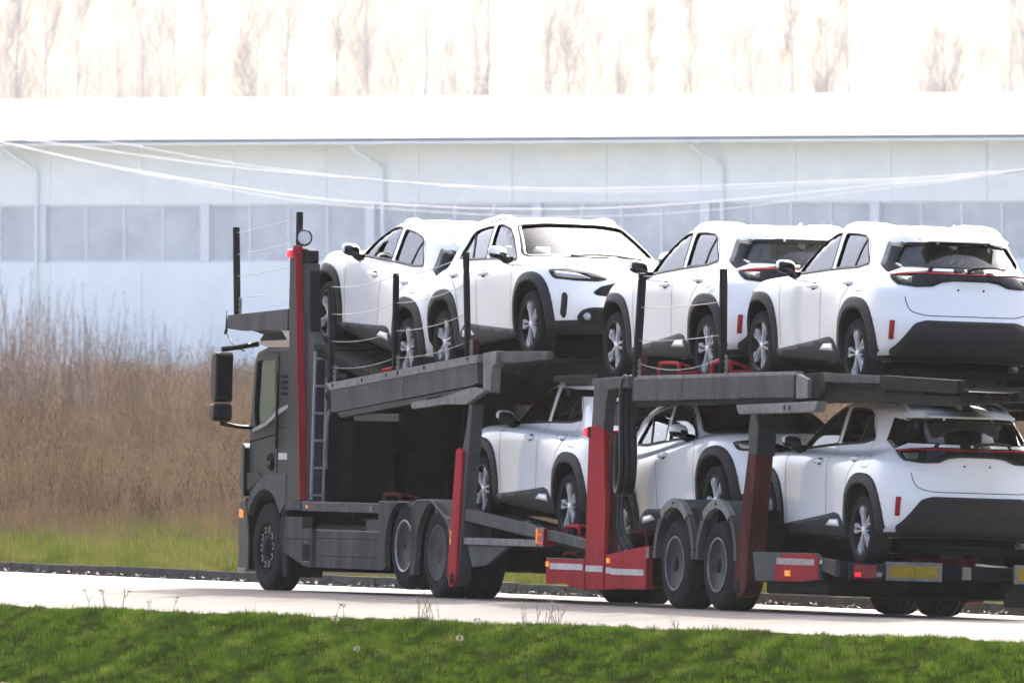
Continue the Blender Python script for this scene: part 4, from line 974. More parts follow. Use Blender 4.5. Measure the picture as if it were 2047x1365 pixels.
# ---- tower
for sg in (1, -1):
    V = (lambda v: v) if sg > 0 else (lambda v: 2.55 - v)
    v0, v1 = sorted((V(0.0), V(0.065)))
    tw = vprism('tower_plate', [(-0.29, 0.93), (-0.735, 0.97), (-0.345, 3.60) if False else (-0.70, 1.2), (-0.345, 3.585), (-0.30, 3.63), (-0.19, 3.50), (-0.20, 3.0), (-0.25, 2.5)], v0, v1, M_tg, T, 0.006)
    vprism('tower_stripe', [(-0.745, 0.97), (-0.72, 0.97), (-0.335, 3.62), (-0.36, 3.62)], v0 - 0.002, v1 + 0.012, M_tred, tw)
    v0, v1 = sorted((V(0.08), V(0.21)))
    vprism('mast', [(-0.48, 0.95), (-0.80, 0.95), (-0.80, 2.6), (-0.62, 2.75), (-0.56, 3.44), (-0.30, 3.44)], v0, v1, M_tg2, tw, 0.012)
    vprism('mast_cap', round_poly([(-0.30, 3.44), (-0.58, 3.44), (-0.56, 3.58), (-0.34, 3.60)], 0.03), v0 - 0.005, v1 - 0.02, M_dark, tw, 0.01)
    vprism('mast_cover', [(-0.62, 2.60), (-0.66, 2.60), (-0.605, 3.36), (-0.575, 3.36)], v0 + 0.02, v1 - 0.01, M_dark, tw, 0.004)
    lp = vbox('marker_lamp', -0.28, -0.16, *sorted((V(-0.03), V(0.03))), 3.50, 3.585, M_redlit, tw, 0.015)
    # round convex mirror on a bracket
    bm = bmesh.new(); b_lathe(bm, [(0.075, -0.008), (0.078, 0.0), (0.06, 0.004), (0.001, 0.007)], 24, 'x'); rm = obj('round_mirror', fixn(bm), mat('pale_mirror_back', (0.5, 0.5, 0.5), 0.3), tw)
    bm = bmesh.new(); b_tube(bm, [Vector((0.0, 0.082 * cos(q), 0.082 * sin(q))) for q in [2 * pi * i / 24 for i in range(25)]], 0.009, 6, caps=False); obj('mirror_rim', fixn(bm), M_blk, rm); rm.matrix_basis = Matrix.Translation(P3(-0.40, V(0.08), 3.71)) @ Matrix.Rotation(pi, 4, 'Z')
    # ladder
    if sg > 0:
        for v in (0.085, 0.215): vbox('ladder_stile', -0.86, -0.83, v - 0.012, v + 0.012, 0.97, 2.52, M_lad, tw, 0.003)
        for k in range(6): vbox('ladder_rung', -0.855, -0.835, 0.097, 0.203, 1.01 + 0.285 * k, 1.035 + 0.285 * k, M_lad, tw)
        vbox('ladder_bracket', -0.95, -0.84, 0.19, 0.40, 2.25, 2.50, M_tg2, tw, 0.01)
    vbox('tower_foot', -0.75, -0.28, *sorted((V(-0.006), V(0.10))), 0.86, 0.96, M_dirty, tw, 0.01)
# ---- front upper deck over the cab
for v in (0.035, 2.515):
    vprism('front_deck_beam', [(1.80, 2.76), (1.77, 2.90), (-0.17, 2.965), (-0.17, 2.74), (1.3, 2.735)], v - 0.035, v + 0.035, M_tg2, T, 0.008)
vbox('front_deck_crossbar', 1.60, 1.76, 0.07, 2.48, 2.77, 2.88, M_tg2, T, 0.01)
for u in (1.0, 0.3): vbox('front_deck_crossbar', u, u + 0.08, 0.07, 2.48, 2.75, 2.80, M_dark, T)
for v in (0.42, 2.13): track(T, (1.60, v, 2.84), (-0.10, v, 2.665), 0.50, m=M_dark)
vprism('light_board', [(0.10, 2.745), (-0.16, 2.745), (-0.16, 2.60)], 0.03, 0.30, M_wht, T)
post(T, (1.54, 0.03, 2.90), (1.66, 0.03, 3.83), 0.06, 0.06); post(T, (-0.22, 0.10, 2.9), (-0.17, 0.10, 3.98), 0.055, 0.07)
for t in (0.03, 0.28, 0.53, 0.78):
    cable(T, (1.66 - 0.12 * t, 0.03, 3.80 - 0.92 * t), (-0.17 - 0.05 * t, 0.10, 3.955 - 0.98 * t), 0.015)
vtube('antenna_stalk', [(1.80, 0.0, 2.95), (1.80, 0.0, 2.76), (1.80, 0.0, 2.70)], [0.004, 0.012, 0.028], M_blk, T, 6)
vtube('antenna_cable', [(1.78, 0.0, 2.72), (1.60, 0.0, 2.60), (1.25, 0.02, 2.52)], 0.008, M_blk, T, 5, smooth=5)
# ---- upper deck: front ramp under the first car, main beams under the second
for v in (0.42, 2.13):
    track(T, (-0.08, v, 2.655), (-3.25, v, 2.16), 0.50)
    track(T, (-3.27, v, 2.235), (-6.2, v, 2.445), 0.50)
    track(T, (-6.22, v, 2.445), (-7.9, v, 2.49), 0.50)
for u, z in ((-0.6, 2.50), (-1.5, 2.36), (-2.4, 2.20), (-3.2, 2.08), (-4.2, 2.14), (-5.2, 2.22), (-6.1, 2.30), (-7.0, 2.36), (-7.8, 2.40)): vbox('deck_crossbar', u - 0.05, u + 0.05, 0.10, 2.45, z - 0.07, z, M_dark, T)
for sg in (1, -1):
    V = (lambda v: v) if sg > 0 else (lambda v: 2.55 - v)
    v0, v1 = sorted((V(0.0), V(0.07)))
    mb = vprism('main_beam', [(-1.60, 2.115), (-6.05, 2.405), (-6.09, 2.20), (-5.9, 2.17), (-1.72, 1.885), (-1.62, 1.90)], v0, v1, M_tg2, T, 0.004)
    w0, w1 = sorted((V(-0.012), V(0.06)))
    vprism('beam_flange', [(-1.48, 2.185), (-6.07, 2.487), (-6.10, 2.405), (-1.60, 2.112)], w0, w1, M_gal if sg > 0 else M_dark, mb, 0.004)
    if sg > 0:
        for k, (u, z) in enumerate(((-1.7, 2.165), (-2.6, 2.225), (-3.35, 2.275), (-3.7, 2.30), (-4.5, 2.352), (-5.8, 2.44))): vprism('rope_hook', [(u + 0.025, z + 0.012), (u - 0.025, z + 0.014), (u - 0.005, z - 0.025)], -0.02, -0.012, M_under, mb)
        for k in range(15):
            u = -1.85 - 0.30 * k; zt = 2.115 + (u + 1.60) * (-0.0652); vtube('bolt', [(u, 0.004, zt - 0.045), (u, -0.010, zt - 0.045)], 0.013, M_gal, mb, 6)
        vbox('beam_seam', -3.86, -3.85, -0.0025, 0.0, 2.04, 2.25, M_under, mb)
        vprism('beam_lower_lip', [(-1.75, 1.885), (-6.0, 2.165), (-6.0, 2.115), (-1.9, 1.83)], 0.015, 0.075, M_tg, mb, 0.004)
    vprism('hinge_block', [(-6.12, 2.50), (-6.52, 2.525), (-6.52, 2.40), (-6.40, 2.36), (-6.38, 2.10), (-6.16, 2.14), (-6.14, 2.40)], *sorted((V(0.03), V(0.14))), M_gal if sg > 0 else M_dark, T, 0.012)
    vprism('tail_deck_beam', [(-6.50, 2.52), (-7.95, 2.52), (-7.95, 2.44), (-6.9, 2.40), (-6.5, 2.42)], *sorted((V(0.06), V(0.12))), M_tg2, T, 0.008)
    vprism('lift_plate', [(-4.10, 1.96), (-4.14, 2.00), (-5.10, 2.06), (-5.95, 2.155), (-6.35, 2.13), (-5.75, 1.98), (-5.05, 1.98), (-4.15, 1.93)], *sorted((V(-0.005), V(0.06))), M_gal if sg > 0 else M_dark, T, 0.006)
    vprism('lift_plate_slot', [(-4.6, 2.045), (-5.05, 2.075), (-5.05, 2.055), (-4.6, 2.02)], *sorted((V(-0.008), V(-0.004))), M_under, T)
    # leaning support post: grey head, red foot
    v0, v1 = sorted((V(0.0), V(0.16)))
    sp = vprism('support_post', [(-5.76, 1.98), (-5.86, 1.98), (-5.80, 1.52), (-5.62, 0.22), (-5.50, 0.14), (-5.42, 0.16), (-5.36, 0.26), (-5.60, 1.52), (-5.70, 1.75)], v0 + 0.03, v1, M_tg2, T, 0.008)
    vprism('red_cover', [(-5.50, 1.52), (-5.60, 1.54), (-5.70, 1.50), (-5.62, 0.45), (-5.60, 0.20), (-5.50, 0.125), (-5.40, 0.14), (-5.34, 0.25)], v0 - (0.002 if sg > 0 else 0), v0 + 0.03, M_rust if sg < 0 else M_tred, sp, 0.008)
    bm = bmesh.new(); b_lathe(bm, [(0.055, -0.004), (0.06, 0.004), (0.045, 0.006), (0.001, 0.001)], 18, 'y', P3(-5.50, V(-0.004), 0.215)); obj('pivot_bore', fixn(bm), M_dark, sp)
vbox('under_beam_bracket', -2.2, -3.6, 0.05, 0.12, 1.80, 1.88, M_tg, T, 0.01)
vtube('loose_hose', [(-1.50, 0.10, 2.05), (-1.38, 0.06, 1.85), (-1.32, 0.06, 1.5), (-1.25, 0.10, 1.32), (-1.12, 0.14, 1.40), (-1.05, 0.16, 1.8)], 0.022, M_gal, T, 8, smooth=6)
for k in range(4): vtube('hydraulic_line', [(-1.52 - 0.03 * k, 0.02, 2.12), (-1.46 - 0.04 * k, 0.0, 2.06 - 0.03 * k), (-1.50 - 0.02 * k, 0.03, 1.95 - 0.02 * k), (-1.44, 0.05, 1.86)], 0.013, M_blk, T, 6, smooth=4)
vprism('gap_blocker', [(-0.1, 2.80), (-3.3, 2.32), (-6.2, 2.56), (-7.9, 2.60), (-7.9, 2.46), (-6.2, 2.42), (-3.3, 2.18), (-0.1, 2.64)], 2.42, 2.45, M_dark, T)  # dark strip added to block the bright gap under the upper cars
P_ = [((-1.57, 0.02, 2.20), (-1.45, 0.02, 3.21)), ((-3.52, 0.02, 2.30), (-3.47, 0.02, 3.32)), ((-5.72, 0.02, 2.46), (-5.57, 0.02, 3.52))]
for a, b in P_: post(T, a, b)
for (a0, a1), (b0, b1) in ((P_[0], P_[1]), (P_[1], P_[2])):
    for t in (0.98, 0.70, 0.42, 0.15):
        cable(T, tuple(Vector(a0).lerp(Vector(a1), t)), tuple(Vector(b0).lerp(Vector(b1), t)), 0.045)
vbox('red_stop', -5.66, -5.60, 0.10, 0.16, 2.46, 2.64, M_rust, T, 0.008)
cleat(T, -3.05, 0.14, 2.25, 0.50, 0.09, pitch=-0.05); cleat(T, -3.5, 0.20, 2.24, 0.30, 0.08, pitch=-0.05)
cleat(T, -3.15, 0.16, 0.965, 0.5, 0.085, M_rust); cleat(T, -7.35, 0.25, 0.70, 0.3, 0.06, M_rust); cleat(T, -8.55, 0.16, 0.66, 0.42, 0.12); cleat(T, -8.65, 0.12, 0.40, 0.46, 0.11, M_rust)
vtube('ramp_bolt', [(-7.2, 0.16, 0.79), (-7.3, 0.16, 0.80)], 0.03, M_gal, T, 8)
vbox('tail_crossmember', -9.1, -8.7, 0.15, 2.4, 0.42, 0.58, M_dark, T, 0.02)
TRAILER = empty('transporter_trailer', TRAILER_M, 'two-deck car transporter trailer with red front column and yellow rear plates', 'trailer')
T = TRAILER
for u in (0.04, -1.13):
    truck_wheel(T, u, 0.20, 0.435, 0.435, 0.36, 'trailer'); truck_wheel(T, u, 2.35, 0.435, 0.435, 0.36, 'trailer', right=True)
    vtube('axle', [(u, 0.3, 0.44), (u, 2.25, 0.44)], 0.08, M_dark, T, 10)
    for sg in (1, -1):
        V = (lambda v: v) if sg > 0 else (lambda v: 2.55 - v)
        A = arc(u - 0.0, 0.50, 0.565, -2, 182, 22); B = arc(u, 0.50, 0.490, 182, -2, 22)
        fd = vprism('wheel_arch', A + B, *sorted((V(0.0), V(0.42))), M_tg2, T, 0.003)
        vprism('arch_cap', arc(u, 0.50, 0.572, 50, 132, 8) + arc(u, 0.50, 0.485, 132, 50, 8), *sorted((V(-0.012), V(0.05))), M_gal, fd, 0.003)
        for a0 in (8, 46, 90, 134, 172):
            c, s = cos(R(a0)), sin(R(a0)); vbeam('arch_rivet', (u + 0.525 * c, V(-0.012), 0.50 + 0.525 * s), (u + 0.525 * c, V(-0.02), 0.50 + 0.525 * s), 0.022, 0.022, M_dark, fd)
    vbox('splash_plate', u - 0.02, u + 0.02, 0.45, 2.10, 0.45, 1.02, M_dark, T)
vbox('arch_bridge', -0.98, -0.13, 0.06, 0.45, 0.62, 0.985, M_dark, T, 0.01)
vbox('arch_bridge', -1.80, -1.66, 0.06, 0.45, 0.55, 0.98, M_dark, T, 0.01)
for v in (0.80, 1.75): vbox('chassis_rail', -4.35, 3.4, v - 0.05, v + 0.05, 0.28, 0.46, M_dark, T)
for u in (2.9, 1.6, 0.5, -0.6, -2.2, -3.2): vbox('cross_member', u - 0.06, u + 0.06, 0.15, 2.4, 0.30, 0.44, M_dark, T)
vbox('air_tank', 0.7, 2.2, 0.5, 0.9, 0.18, 0.42, M_dark, T, 0.08); vbox('lower_locker', -3.9, -2.2, 0.12, 2.43, 0.18, 0.44, M_dark, T, 0.03)
vbox('drawbar', 3.3, 5.2, 1.05, 1.5, 0.32, 0.48, M_dark, T, 0.02)
# red front skirt left and right of the column
rb = vprism('red_skirt', [(3.62, 0.36), (3.62, 0.44), (2.53, 0.44), (2.53, 0.14), (2.9, 0.17), (3.1, 0.20), (3.62, 0.19)], 0.0, 0.06, M_tred, T, 0.006)
vbox('white_stripe', 2.57, 3.50, -0.004, 0.0, 0.335, 0.395, M_wht, rb); vbox('marker_lamp', 3.53, 3.61, -0.012, 0.0, 0.36, 0.41, M_amber, rb)
vbox('skirt_lip', 2.53, 3.62, -0.003, 0.08, 0.441, 0.448, M_gal, rb)
rc = vprism('red_column', [(2.50, 0.14), (1.97, 0.15), (1.98, 1.0), (2.08, 1.66), (2.10, 1.72), (2.20, 1.765), (2.44, 1.77), (2.51, 1.72), (2.52, 1.2)], 0.0, 0.05, M_tred, T, 0.01)
vbox('white_stripe', 2.00, 2.48, -0.004, 0.0, 0.325, 0.385, M_wht, rc)
vbox('column_back', 1.99, 2.46, 0.05, 0.16, 0.16, 1.70, M_rust, T, 0.01)
lp = vbox('marker_lamp', 2.50, 2.60, -0.03, 0.04, 1.66, 1.745, M_redlit, rc, 0.015); vbox('lamp_bracket', 2.46, 2.50, -0.02, 0.04, 1.65, 1.755, M_blk, rc)
r2 = vprism('red_skirt', [(1.93, 0.15), (1.93, 0.49), (1.90, 0.50), (0.76, 0.60), (0.74, 0.17), (1.72, 0.16)], 0.0, 0.06, M_tred, T, 0.006)
vbox('skirt_panel', 0.70, 1.70, -0.03, 0.0, 0.17, 0.475, M_tred, r2, 0.006); vbox('white_stripe', 0.76, 1.68, -0.034, -0.030, 0.305, 0.365, M_wht, r2); vbox('white_stripe', 1.73, 1.90, -0.004, 0.0, 0.315, 0.375, M_wht, r2)
vbox('marker_lamp', 1.79, 1.87, -0.014, 0.0, 0.415, 0.465, M_amber, r2); vbox('skirt_end', 0.70, 0.78, -0.006, 0.0, 0.48, 0.585, M_gal, r2)
# grey head of the column up to the deck
hc = vprism('column_head', [(2.47, 1.70), (2.13, 1.70), (2.06, 2.02), (2.00, 2.20), (2.42, 2.22)], 0.01, 0.12, M_tg2, T, 0.01)
vprism('column_head_cap', [(2.46, 2.16), (2.44, 2.23), (1.45, 2.26), (1.40, 2.15), (2.0, 2.12)], -0.006, 0.10, M_tg2, hc, 0.012)
vprism('column_head_plate', [(2.02, 2.19), (1.50, 2.20), (1.36, 1.93), (1.80, 1.90)], 0.08, 0.16, M_dark, hc, 0.008)
for k in range(5): vtube('hydraulic_line', [(1.93 - 0.05 * k, 0.12, 1.62 - 0.03 * (k % 2)), (1.95 - 0.05 * k, 0.10, 1.0), (1.93 - 0.06 * k, 0.10, 0.75), (1.80 - 0.09 * k, 0.12, 0.56)], 0.011, M_tg2 if k % 2 else M_blk, T, 6, smooth=5)
for k in range(3): vtube('hose', [(1.48 - 0.03 * k, 0.03 + 0.05 * k, 2.18), (1.55 - 0.02 * k, 0.01 + 0.05 * k, 2.24), (1.62, 0.01 + 0.05 * k, 2.05), (1.57 - 0.03 * k, 0.0 + 0.05 * k, 1.7), (1.54 - 0.03 * k, 0.0 + 0.05 * k, 1.32), (1.66 - 0.02 * k, 0.02 + 0.05 * k, 1.12), (1.82, 0.05 + 0.04 * k, 1.18), (1.92, 0.08 + 0.04 * k, 1.42), (1.94, 0.10 + 0.03 * k, 1.68)], 0.034, M_hose, T, 9, smooth=7)
# lower deck
for v in (0.42, 2.13):
    track(T, (3.4, v, 0.36), (2.0, v, 0.42), 0.50); track(T, (1.98, v, 0.44), (-0.4, v, 0.74), 0.50)
    track(T, (-1.0, v, 0.56), (-4.3, v, 0.462), 0.50)
# leaning rear support post
for sg in (1, -1):
    V = (lambda v: v) if sg > 0 else (lambda v: 2.55 - v)
    v0, v1 = sorted((V(0.02), V(0.20)))
    sp = vprism('support_post', [(-1.92, 1.86), (-2.10, 1.86), (-2.12, 1.70), (-1.93, 0.26), (-1.84, 0.15), (-1.70, 0.13), (-1.58, 0.22), (-1.60, 0.45), (-1.90, 1.60)], v0, v1, M_rust, T, 0.012)
    vprism('post_head', [(-1.93, 1.92), (-2.08, 1.92), (-2.16, 1.74), (-2.13, 1.50), (-1.93, 1.50), (-1.87, 1.72)], v0 - 0.006, v1 + 0.006, M_tg, sp, 0.02)
    bm = bmesh.new(); b_lathe(bm, [(0.06, -0.004), (0.066, 0.004), (0.05, 0.006), (0.001, 0.001)], 18, 'y', P3(-1.72, V(0.012), 0.235)); obj('pivot_bore', fixn(bm), M_dark, sp)
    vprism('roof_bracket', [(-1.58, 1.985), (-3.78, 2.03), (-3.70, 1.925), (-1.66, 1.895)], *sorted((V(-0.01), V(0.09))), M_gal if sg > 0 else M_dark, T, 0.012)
    if sg > 0:
        for u in (-2.88, -3.02): vprism('bracket_slot', round_poly([(u, 1.985), (u - 0.04, 1.985), (u - 0.04, 1.94), (u, 1.94)], 0.012), -0.013, -0.008, M_under, T)
    # upper deck beams, three panels in front, open rails behind
    u_ = [1.31, -0.07, -1.66, -3.10]; z_ = [2.262, 2.275, 2.298, 2.312]
    for k in range(3):
        g = 0.006
        ub = vprism('deck_side_panel', [(u_[k] - g, z_[k] - 0.035), (u_[k + 1] + g, z_[k + 1] - 0.035), (u_[k + 1] + g, z_[k + 1] - 0.25), (u_[k] - g, z_[k] - 0.245)], *sorted((V(0.0), V(0.06))), M_tg2, T, 0.004)
        if sg > 0:
            for q in range(4):
                u = u_[k] + (u_[k + 1] - u_[k]) * (0.1 + 0.265 * q); zq = z_[k] + (z_[k + 1] - z_[k]) * (0.1 + 0.265 * q) - 0.215; vtube('bolt', [(u, 0.004, zq), (u, -0.010, zq)], 0.013, M_gal, ub, 6)
        vprism('panel_top', [(u_[k] - g, z_[k]), (u_[k + 1] + g, z_[k + 1]), (u_[k + 1] + g, z_[k + 1] - 0.037), (u_[k] - g, z_[k] - 0.037)], *sorted((V(0.012), V(0.10))), M_gal if sg > 0 else M_dark, ub, 0.006)
    vprism('deck_lower_rail', [(1.30, 2.02), (-3.06, 2.065), (-3.06, 2.02), (1.25, 1.955)], *sorted((V(0.03), V(0.10))), M_dark, T, 0.004)
    vprism('panel_end', [(-3.11, 2.29), (-3.42, 2.24), (-3.42, 2.06), (-3.12, 2.05)], *sorted((V(0.02), V(0.08))), M_gal if sg > 0 else M_dark, T, 0.006)
    vprism('hinge_knuckle', round_poly([(-3.20, 2.29), (-3.75, 2.31), (-3.80, 2.16), (-3.62, 2.05), (-3.36, 2.06), (-3.30, 2.2)], 0.06), *sorted((V(0.06), V(0.16))), M_dark, T, 0.02)
    vprism('rear_deck_rail', [(-3.7, 2.30), (-5.2, 2.275), (-5.2, 2.20), (-3.72, 2.215)], *sorted((V(0.06), V(0.13))), M_tg2, T, 0.006)
    vprism('rear_deck_rail', [(-5.22, 2.28), (-7.2, 2.235), (-7.2, 2.11), (-5.22, 2.15)], *sorted((V(0.06), V(0.13))), M_dark, T, 0.006)
    vprism('rear_deck_underrail', [(-3.7, 2.15), (-7.2, 2.08), (-7.2, 1.99), (-3.7, 2.03)], *sorted((V(0.10), V(0.18))), M_dark, T, 0.006)
    # stakes on this side
for v in (0.42, 2.13):
    track(T, (3.6, v, 2.235), (1.35, v, 2.245), 0.50); track(T, (1.33, v, 2.225), (-3.1, v, 2.215), 0.50); track(T, (-3.12, v, 2.205), (-7.2, v, 2.13), 0.50)
vprism('front_deck_beam', [(3.7, 2.26), (2.45, 2.275), (2.45, 2.16), (3.7, 2.20)], 0.05, 0.12, M_dark, T, 0.006)
for u in (3.4, 2.2, 1.2, 0.2, -0.9, -2.0, -3.0, -4.2, -5.2, -6.2, -7.0): vbox('deck_crossbar', u - 0.05, u + 0.05, 0.10, 2.45, 2.06, 2.13, M_dark, T)
vprism('gap_blocker', [(3.7, 2.36), (-5.2, 2.36), (-5.2, 2.10), (3.7, 2.18)], 2.42, 2.45, M_dark, T); vprism('gap_blocker', [(-6.1, 2.33), (-7.2, 2.31), (-7.2, 2.10), (-6.1, 2.12)], 2.42, 2.45, M_dark, T)  # added dark strips, closing see-through brightness below the upper cars
vprism('gap_blocker', [(2.5, 0.62), (-0.4, 0.95), (-4.3, 0.64), (-4.3, 0.40), (2.5, 0.30)], 2.42, 2.45, M_dark, T)  # same added dark blocker along the lower deck
vbox('dark_deck_fill', -7.2, 3.6, 1.0, 1.55, 2.06, 2.20, M_dark, T)  # centre plate added as dark fill between the wheel tracks
pa = ((1.27, 0.02, 2.25), (1.17, 0.02, 3.27)); pb = ((-1.13, 0.02, 2.29), (-1.07, 0.02, 3.30))
post(T, *pa, w=0.07, d=0.06); post(T, *pb, w=0.065, d=0.06)
for t, sag in ((0.97, 0.02), (0.67, 0.02), (0.35, 0.02), (0.14, 0.10)): cable(T, tuple(Vector(pa[0]).lerp(Vector(pa[1]), t)), tuple(Vector(pb[0]).lerp(Vector(pb[1]), t + 0.02)), sag)
vbox('red_stop', 1.33, 1.42, 0.10, 0.16, 2.27, 2.48, M_rust, T, 0.008)
cleat(T, 0.72, 0.16, 2.275, 0.56, 0.115); cleat(T, -0.72, 0.16, 2.29, 0.52, 0.115); cleat(T, -5.9, 1.7, 2.22, 0.5, 0.14); cleat(T, -5.3, 1.9, 2.23, 0.5, 0.10)
cleat(T, 1.45, 0.16, 0.56, 0.5, 0.17, M_rust)
# grey and red side board behind the post
sb = vprism('side_board', [(-2.14, 0.575), (-3.80, 0.585), (-3.92, 0.54), (-3.93, 0.33), (-3.5, 0.305), (-2.22, 0.30)], 0.0, 0.04, M_tg2, T, 0.006)
vprism('red_board', [(-2.75, 0.50), (-2.95, 0.565), (-3.80, 0.580), (-3.90, 0.53), (-3.91, 0.335), (-3.5, 0.31), (-2.75, 0.305)], -0.006, 0.0, M_tred, sb, 0.002)
vbox('faded_strip', -3.80, -2.80, -0.009, -0.006, 0.465, 0.525, mat('faded_white_print', (0.30, 0.26, 0.24), 0.6, noise=0.6, nscale=25), sb)
vbox('marker_lamp', -3.18, -3.05, -0.018, -0.006, 0.355, 0.41, M_amber, sb)
# tail: underrun bar with lamps and yellow plates
tb = vbox('underrun_bar', -4.46, -4.34, 0.0, 2.55, 0.36, 0.50, M_dark, T, 0.012)
vprism('tail_bracket', [(-3.95, 0.54), (-4.36, 0.52), (-4.36, 0.36), (-4.0, 0.42)], 0.0, 0.05, M_tg, T, 0.006)
for v0 in (0.08, 2.13):
    lc = vbox('lamp_cluster', -4.53, -4.461, v0, v0 + 0.34, 0.345, 0.505, M_blk, T, 0.01)
    vbox('lamp_lens', -4.545, -4.531, v0 + 0.03, v0 + 0.26, 0.36, 0.49, mat('dull_red_lamp', (0.20, 0.01, 0.012), 0.25), lc, 0.004)
    vbox('lamp_reverse', -4.541, -4.531, v0 + 0.265, v0 + 0.32, 0.38, 0.42, M_lamp, lc)
    vbox('lit_lamp', -4.549, -4.5455, v0 + 0.045, v0 + 0.10, 0.375, 0.415, M_redlit, lc)
for v0 in (0.46, 1.77):
    yp = vbox('rear_plate', -4.50, -4.461, v0, v0 + 0.57, 0.345, 0.525, M_gal, T, 0.006)
    for k in range(2): vbox('yellow_panel', -4.507, -4.5005, v0 + 0.035 + 0.25 * k, v0 + 0.28 + 0.25 * k, 0.375, 0.49, M_yel, yp)
vbox('tail_tab', -4.49, -4.461, 1.24, 1.33, 0.37, 0.49, mat('faded_tan', (0.20, 0.17, 0.11), 0.6), T, 0.004)
vbox('tail_slot', -4.4655, -4.460, 1.62, 1.74, 0.40, 0.46, M_under, T)
vbox('red_crossbar', -4.30, -4.20, 0.75, 1.45, 0.50, 0.57, M_rust, T, 0.01)
vtube('white_lamp', [(-4.0, -0.005, 0.50), (-4.0, -0.02, 0.50)], 0.022, M_wht, T, 10)
vbox('mud_guard', -4.2, -4.15, 1.8, 2.5, 0.12, 0.40, M_blk, T, 0.01)
vbox('wood_block', -2.6, -2.9, 1.2, 1.9, 0.60, 0.66, mat('weathered_wood', (0.30, 0.22, 0.08), 0.8, noise=0.3), T, 0.006)
# ============================================================ the seven cars
def put(car, base, u, w, pitch, back=False, roll=0.0):
    """u,w = middle of the axle line (hub height), pitch = nose up in degrees"""
    m = base @ Matrix.Translation((u, 0, w))
    if back: m = m @ Matrix.Rotation(pi, 4, 'Z')
    car.matrix_world = m @ Matrix.Rotation(-R(pitch), 4, 'Y') @ Matrix.Translation((0, 0, -0.336))
CARS = [
    (TRUCK_M, -1.495, 2.740, 8.65, False, 'white SUV nosed up towards the cab, foremost on the upper deck'),
    (TRUCK_M, -5.150, 2.718, 4.2, True, 'white SUV facing backwards on the upper deck, windscreen and headlight in view'),
    (TRAILER_M, 1.684, 2.559, 0.8, False, 'white SUV on the upper deck behind two black side posts and red wheel clamps'),
    (TRAILER_M, -2.366, 2.534, 1.83, False, 'rearmost white SUV on the upper deck, tailgate towards us'),
    (TRUCK_M, -6.430, 1.059, 3.55, False, 'white SUV on the lower deck left of the red column'),
    (TRAILER_M, 1.320, 0.895, 7.75, True, 'white SUV facing backwards on the lower deck above the trailer wheels'),
    (TRAILER_M, -2.664, 0.855, 1.66, False, 'rearmost white SUV on the lower deck above the yellow rear plates'),
]
for i, (b, u, w, p, back, lab) in enumerate(CARS):
    c = CAR if i == 0 else copy_tree(CAR)
    put(c, b, u, w, p, back); tag(c, lab, 'car', 'white cars carried on the transporter')
# ============================================================ plants
G1 = leaf_mat('verge_grass', [(0.026, 0.026, 0.009), (0.016, 0.034, 0.003), (0.030, 0.064, 0.004), (0.054, 0.094, 0.006), (0.10, 0.115, 0.024)], 0.42, 1.6)
G2 = leaf_mat('far_verge_grass', [(0.028, 0.050, 0.005), (0.055, 0.078, 0.010), (0.10, 0.098, 0.030), (0.075, 0.055, 0.024)], 0.42, 0.7)
D1 = leaf_mat('dry_weeds', [(0.014, 0.010, 0.008), (0.042, 0.030, 0.021), (0.078, 0.056, 0.037), (0.145, 0.104, 0.066), (0.052, 0.048, 0.021)], 0.28, 0.14)
D2 = leaf_mat('bare_stems', [(0.17, 0.125, 0.105), (0.27, 0.215, 0.185)], 0.15, 0.2)
near_t = [tuft('grass_tuft', 46, 0.03, 0.095, 0.10, 0.0075, G1, 0.55, seed=i) for i in range(5)] + [tuft('grass_tuft', 26, 0.02, 0.15, 0.07, 0.006, G1, 0.45, seed=31)]
pts = []
for i in range(17000):
    s = rnd.uniform(-24, 16); d = rnd.random() ** 0.9 * 2.3 - 0.02; v = near_edge(s) - d
    cl = 0.75 + 0.5 * sin(s * 2.1 + d * 3.7) * sin(s * 0.83 - d * 5.1 + 1.3)
    if rnd.random() > 0.72 + 0.4 * cl: continue
    pts.append((W(s, v, bank_z(max(d, 0), s) - 0.008), rnd.uniform(0, 6.28), rnd.uniform(0.5, 1.1) * (0.75 + 0.35 * cl) * (0.62 if d < 0.15 else 1)))
scatter('verge_grass', near_t, pts, 'short green grass covering the near bank', 'grass')
far_t = [tuft('far_tuft', 34, 0.04, 0.16, 0.16, 0.010, G2, 0.7, seed=50 + i) for i in range(3)] + [tuft('far_tuft', 30, 0.08, 0.30, 0.12, 0.009, G2, 0.5, seed=58)]
pts = []
for i in range(15000):
    s = rnd.uniform(-14, 62); v = 5.12 + rnd.random() ** 1.35 * 13
    p = W(s, v, verge_z(v)); k = p.x / p.y
    if abs(k) > 0.036: continue
    pts.append((p, rnd.uniform(0, 6.28), rnd.uniform(0.6, 1.25) * (1 if v > 5.5 else 0.75)))
scatter('far_verge_grass', far_t, pts, 'yellow green grass behind the far kerb', 'grass')
dry_t = [tuft('weed_tuft', 30, 0.25, 1.0, 0.28, 0.014, D1, 0.42, head=0.022, seed=80 + i, seg=3) for i in range(6)]
pts = []
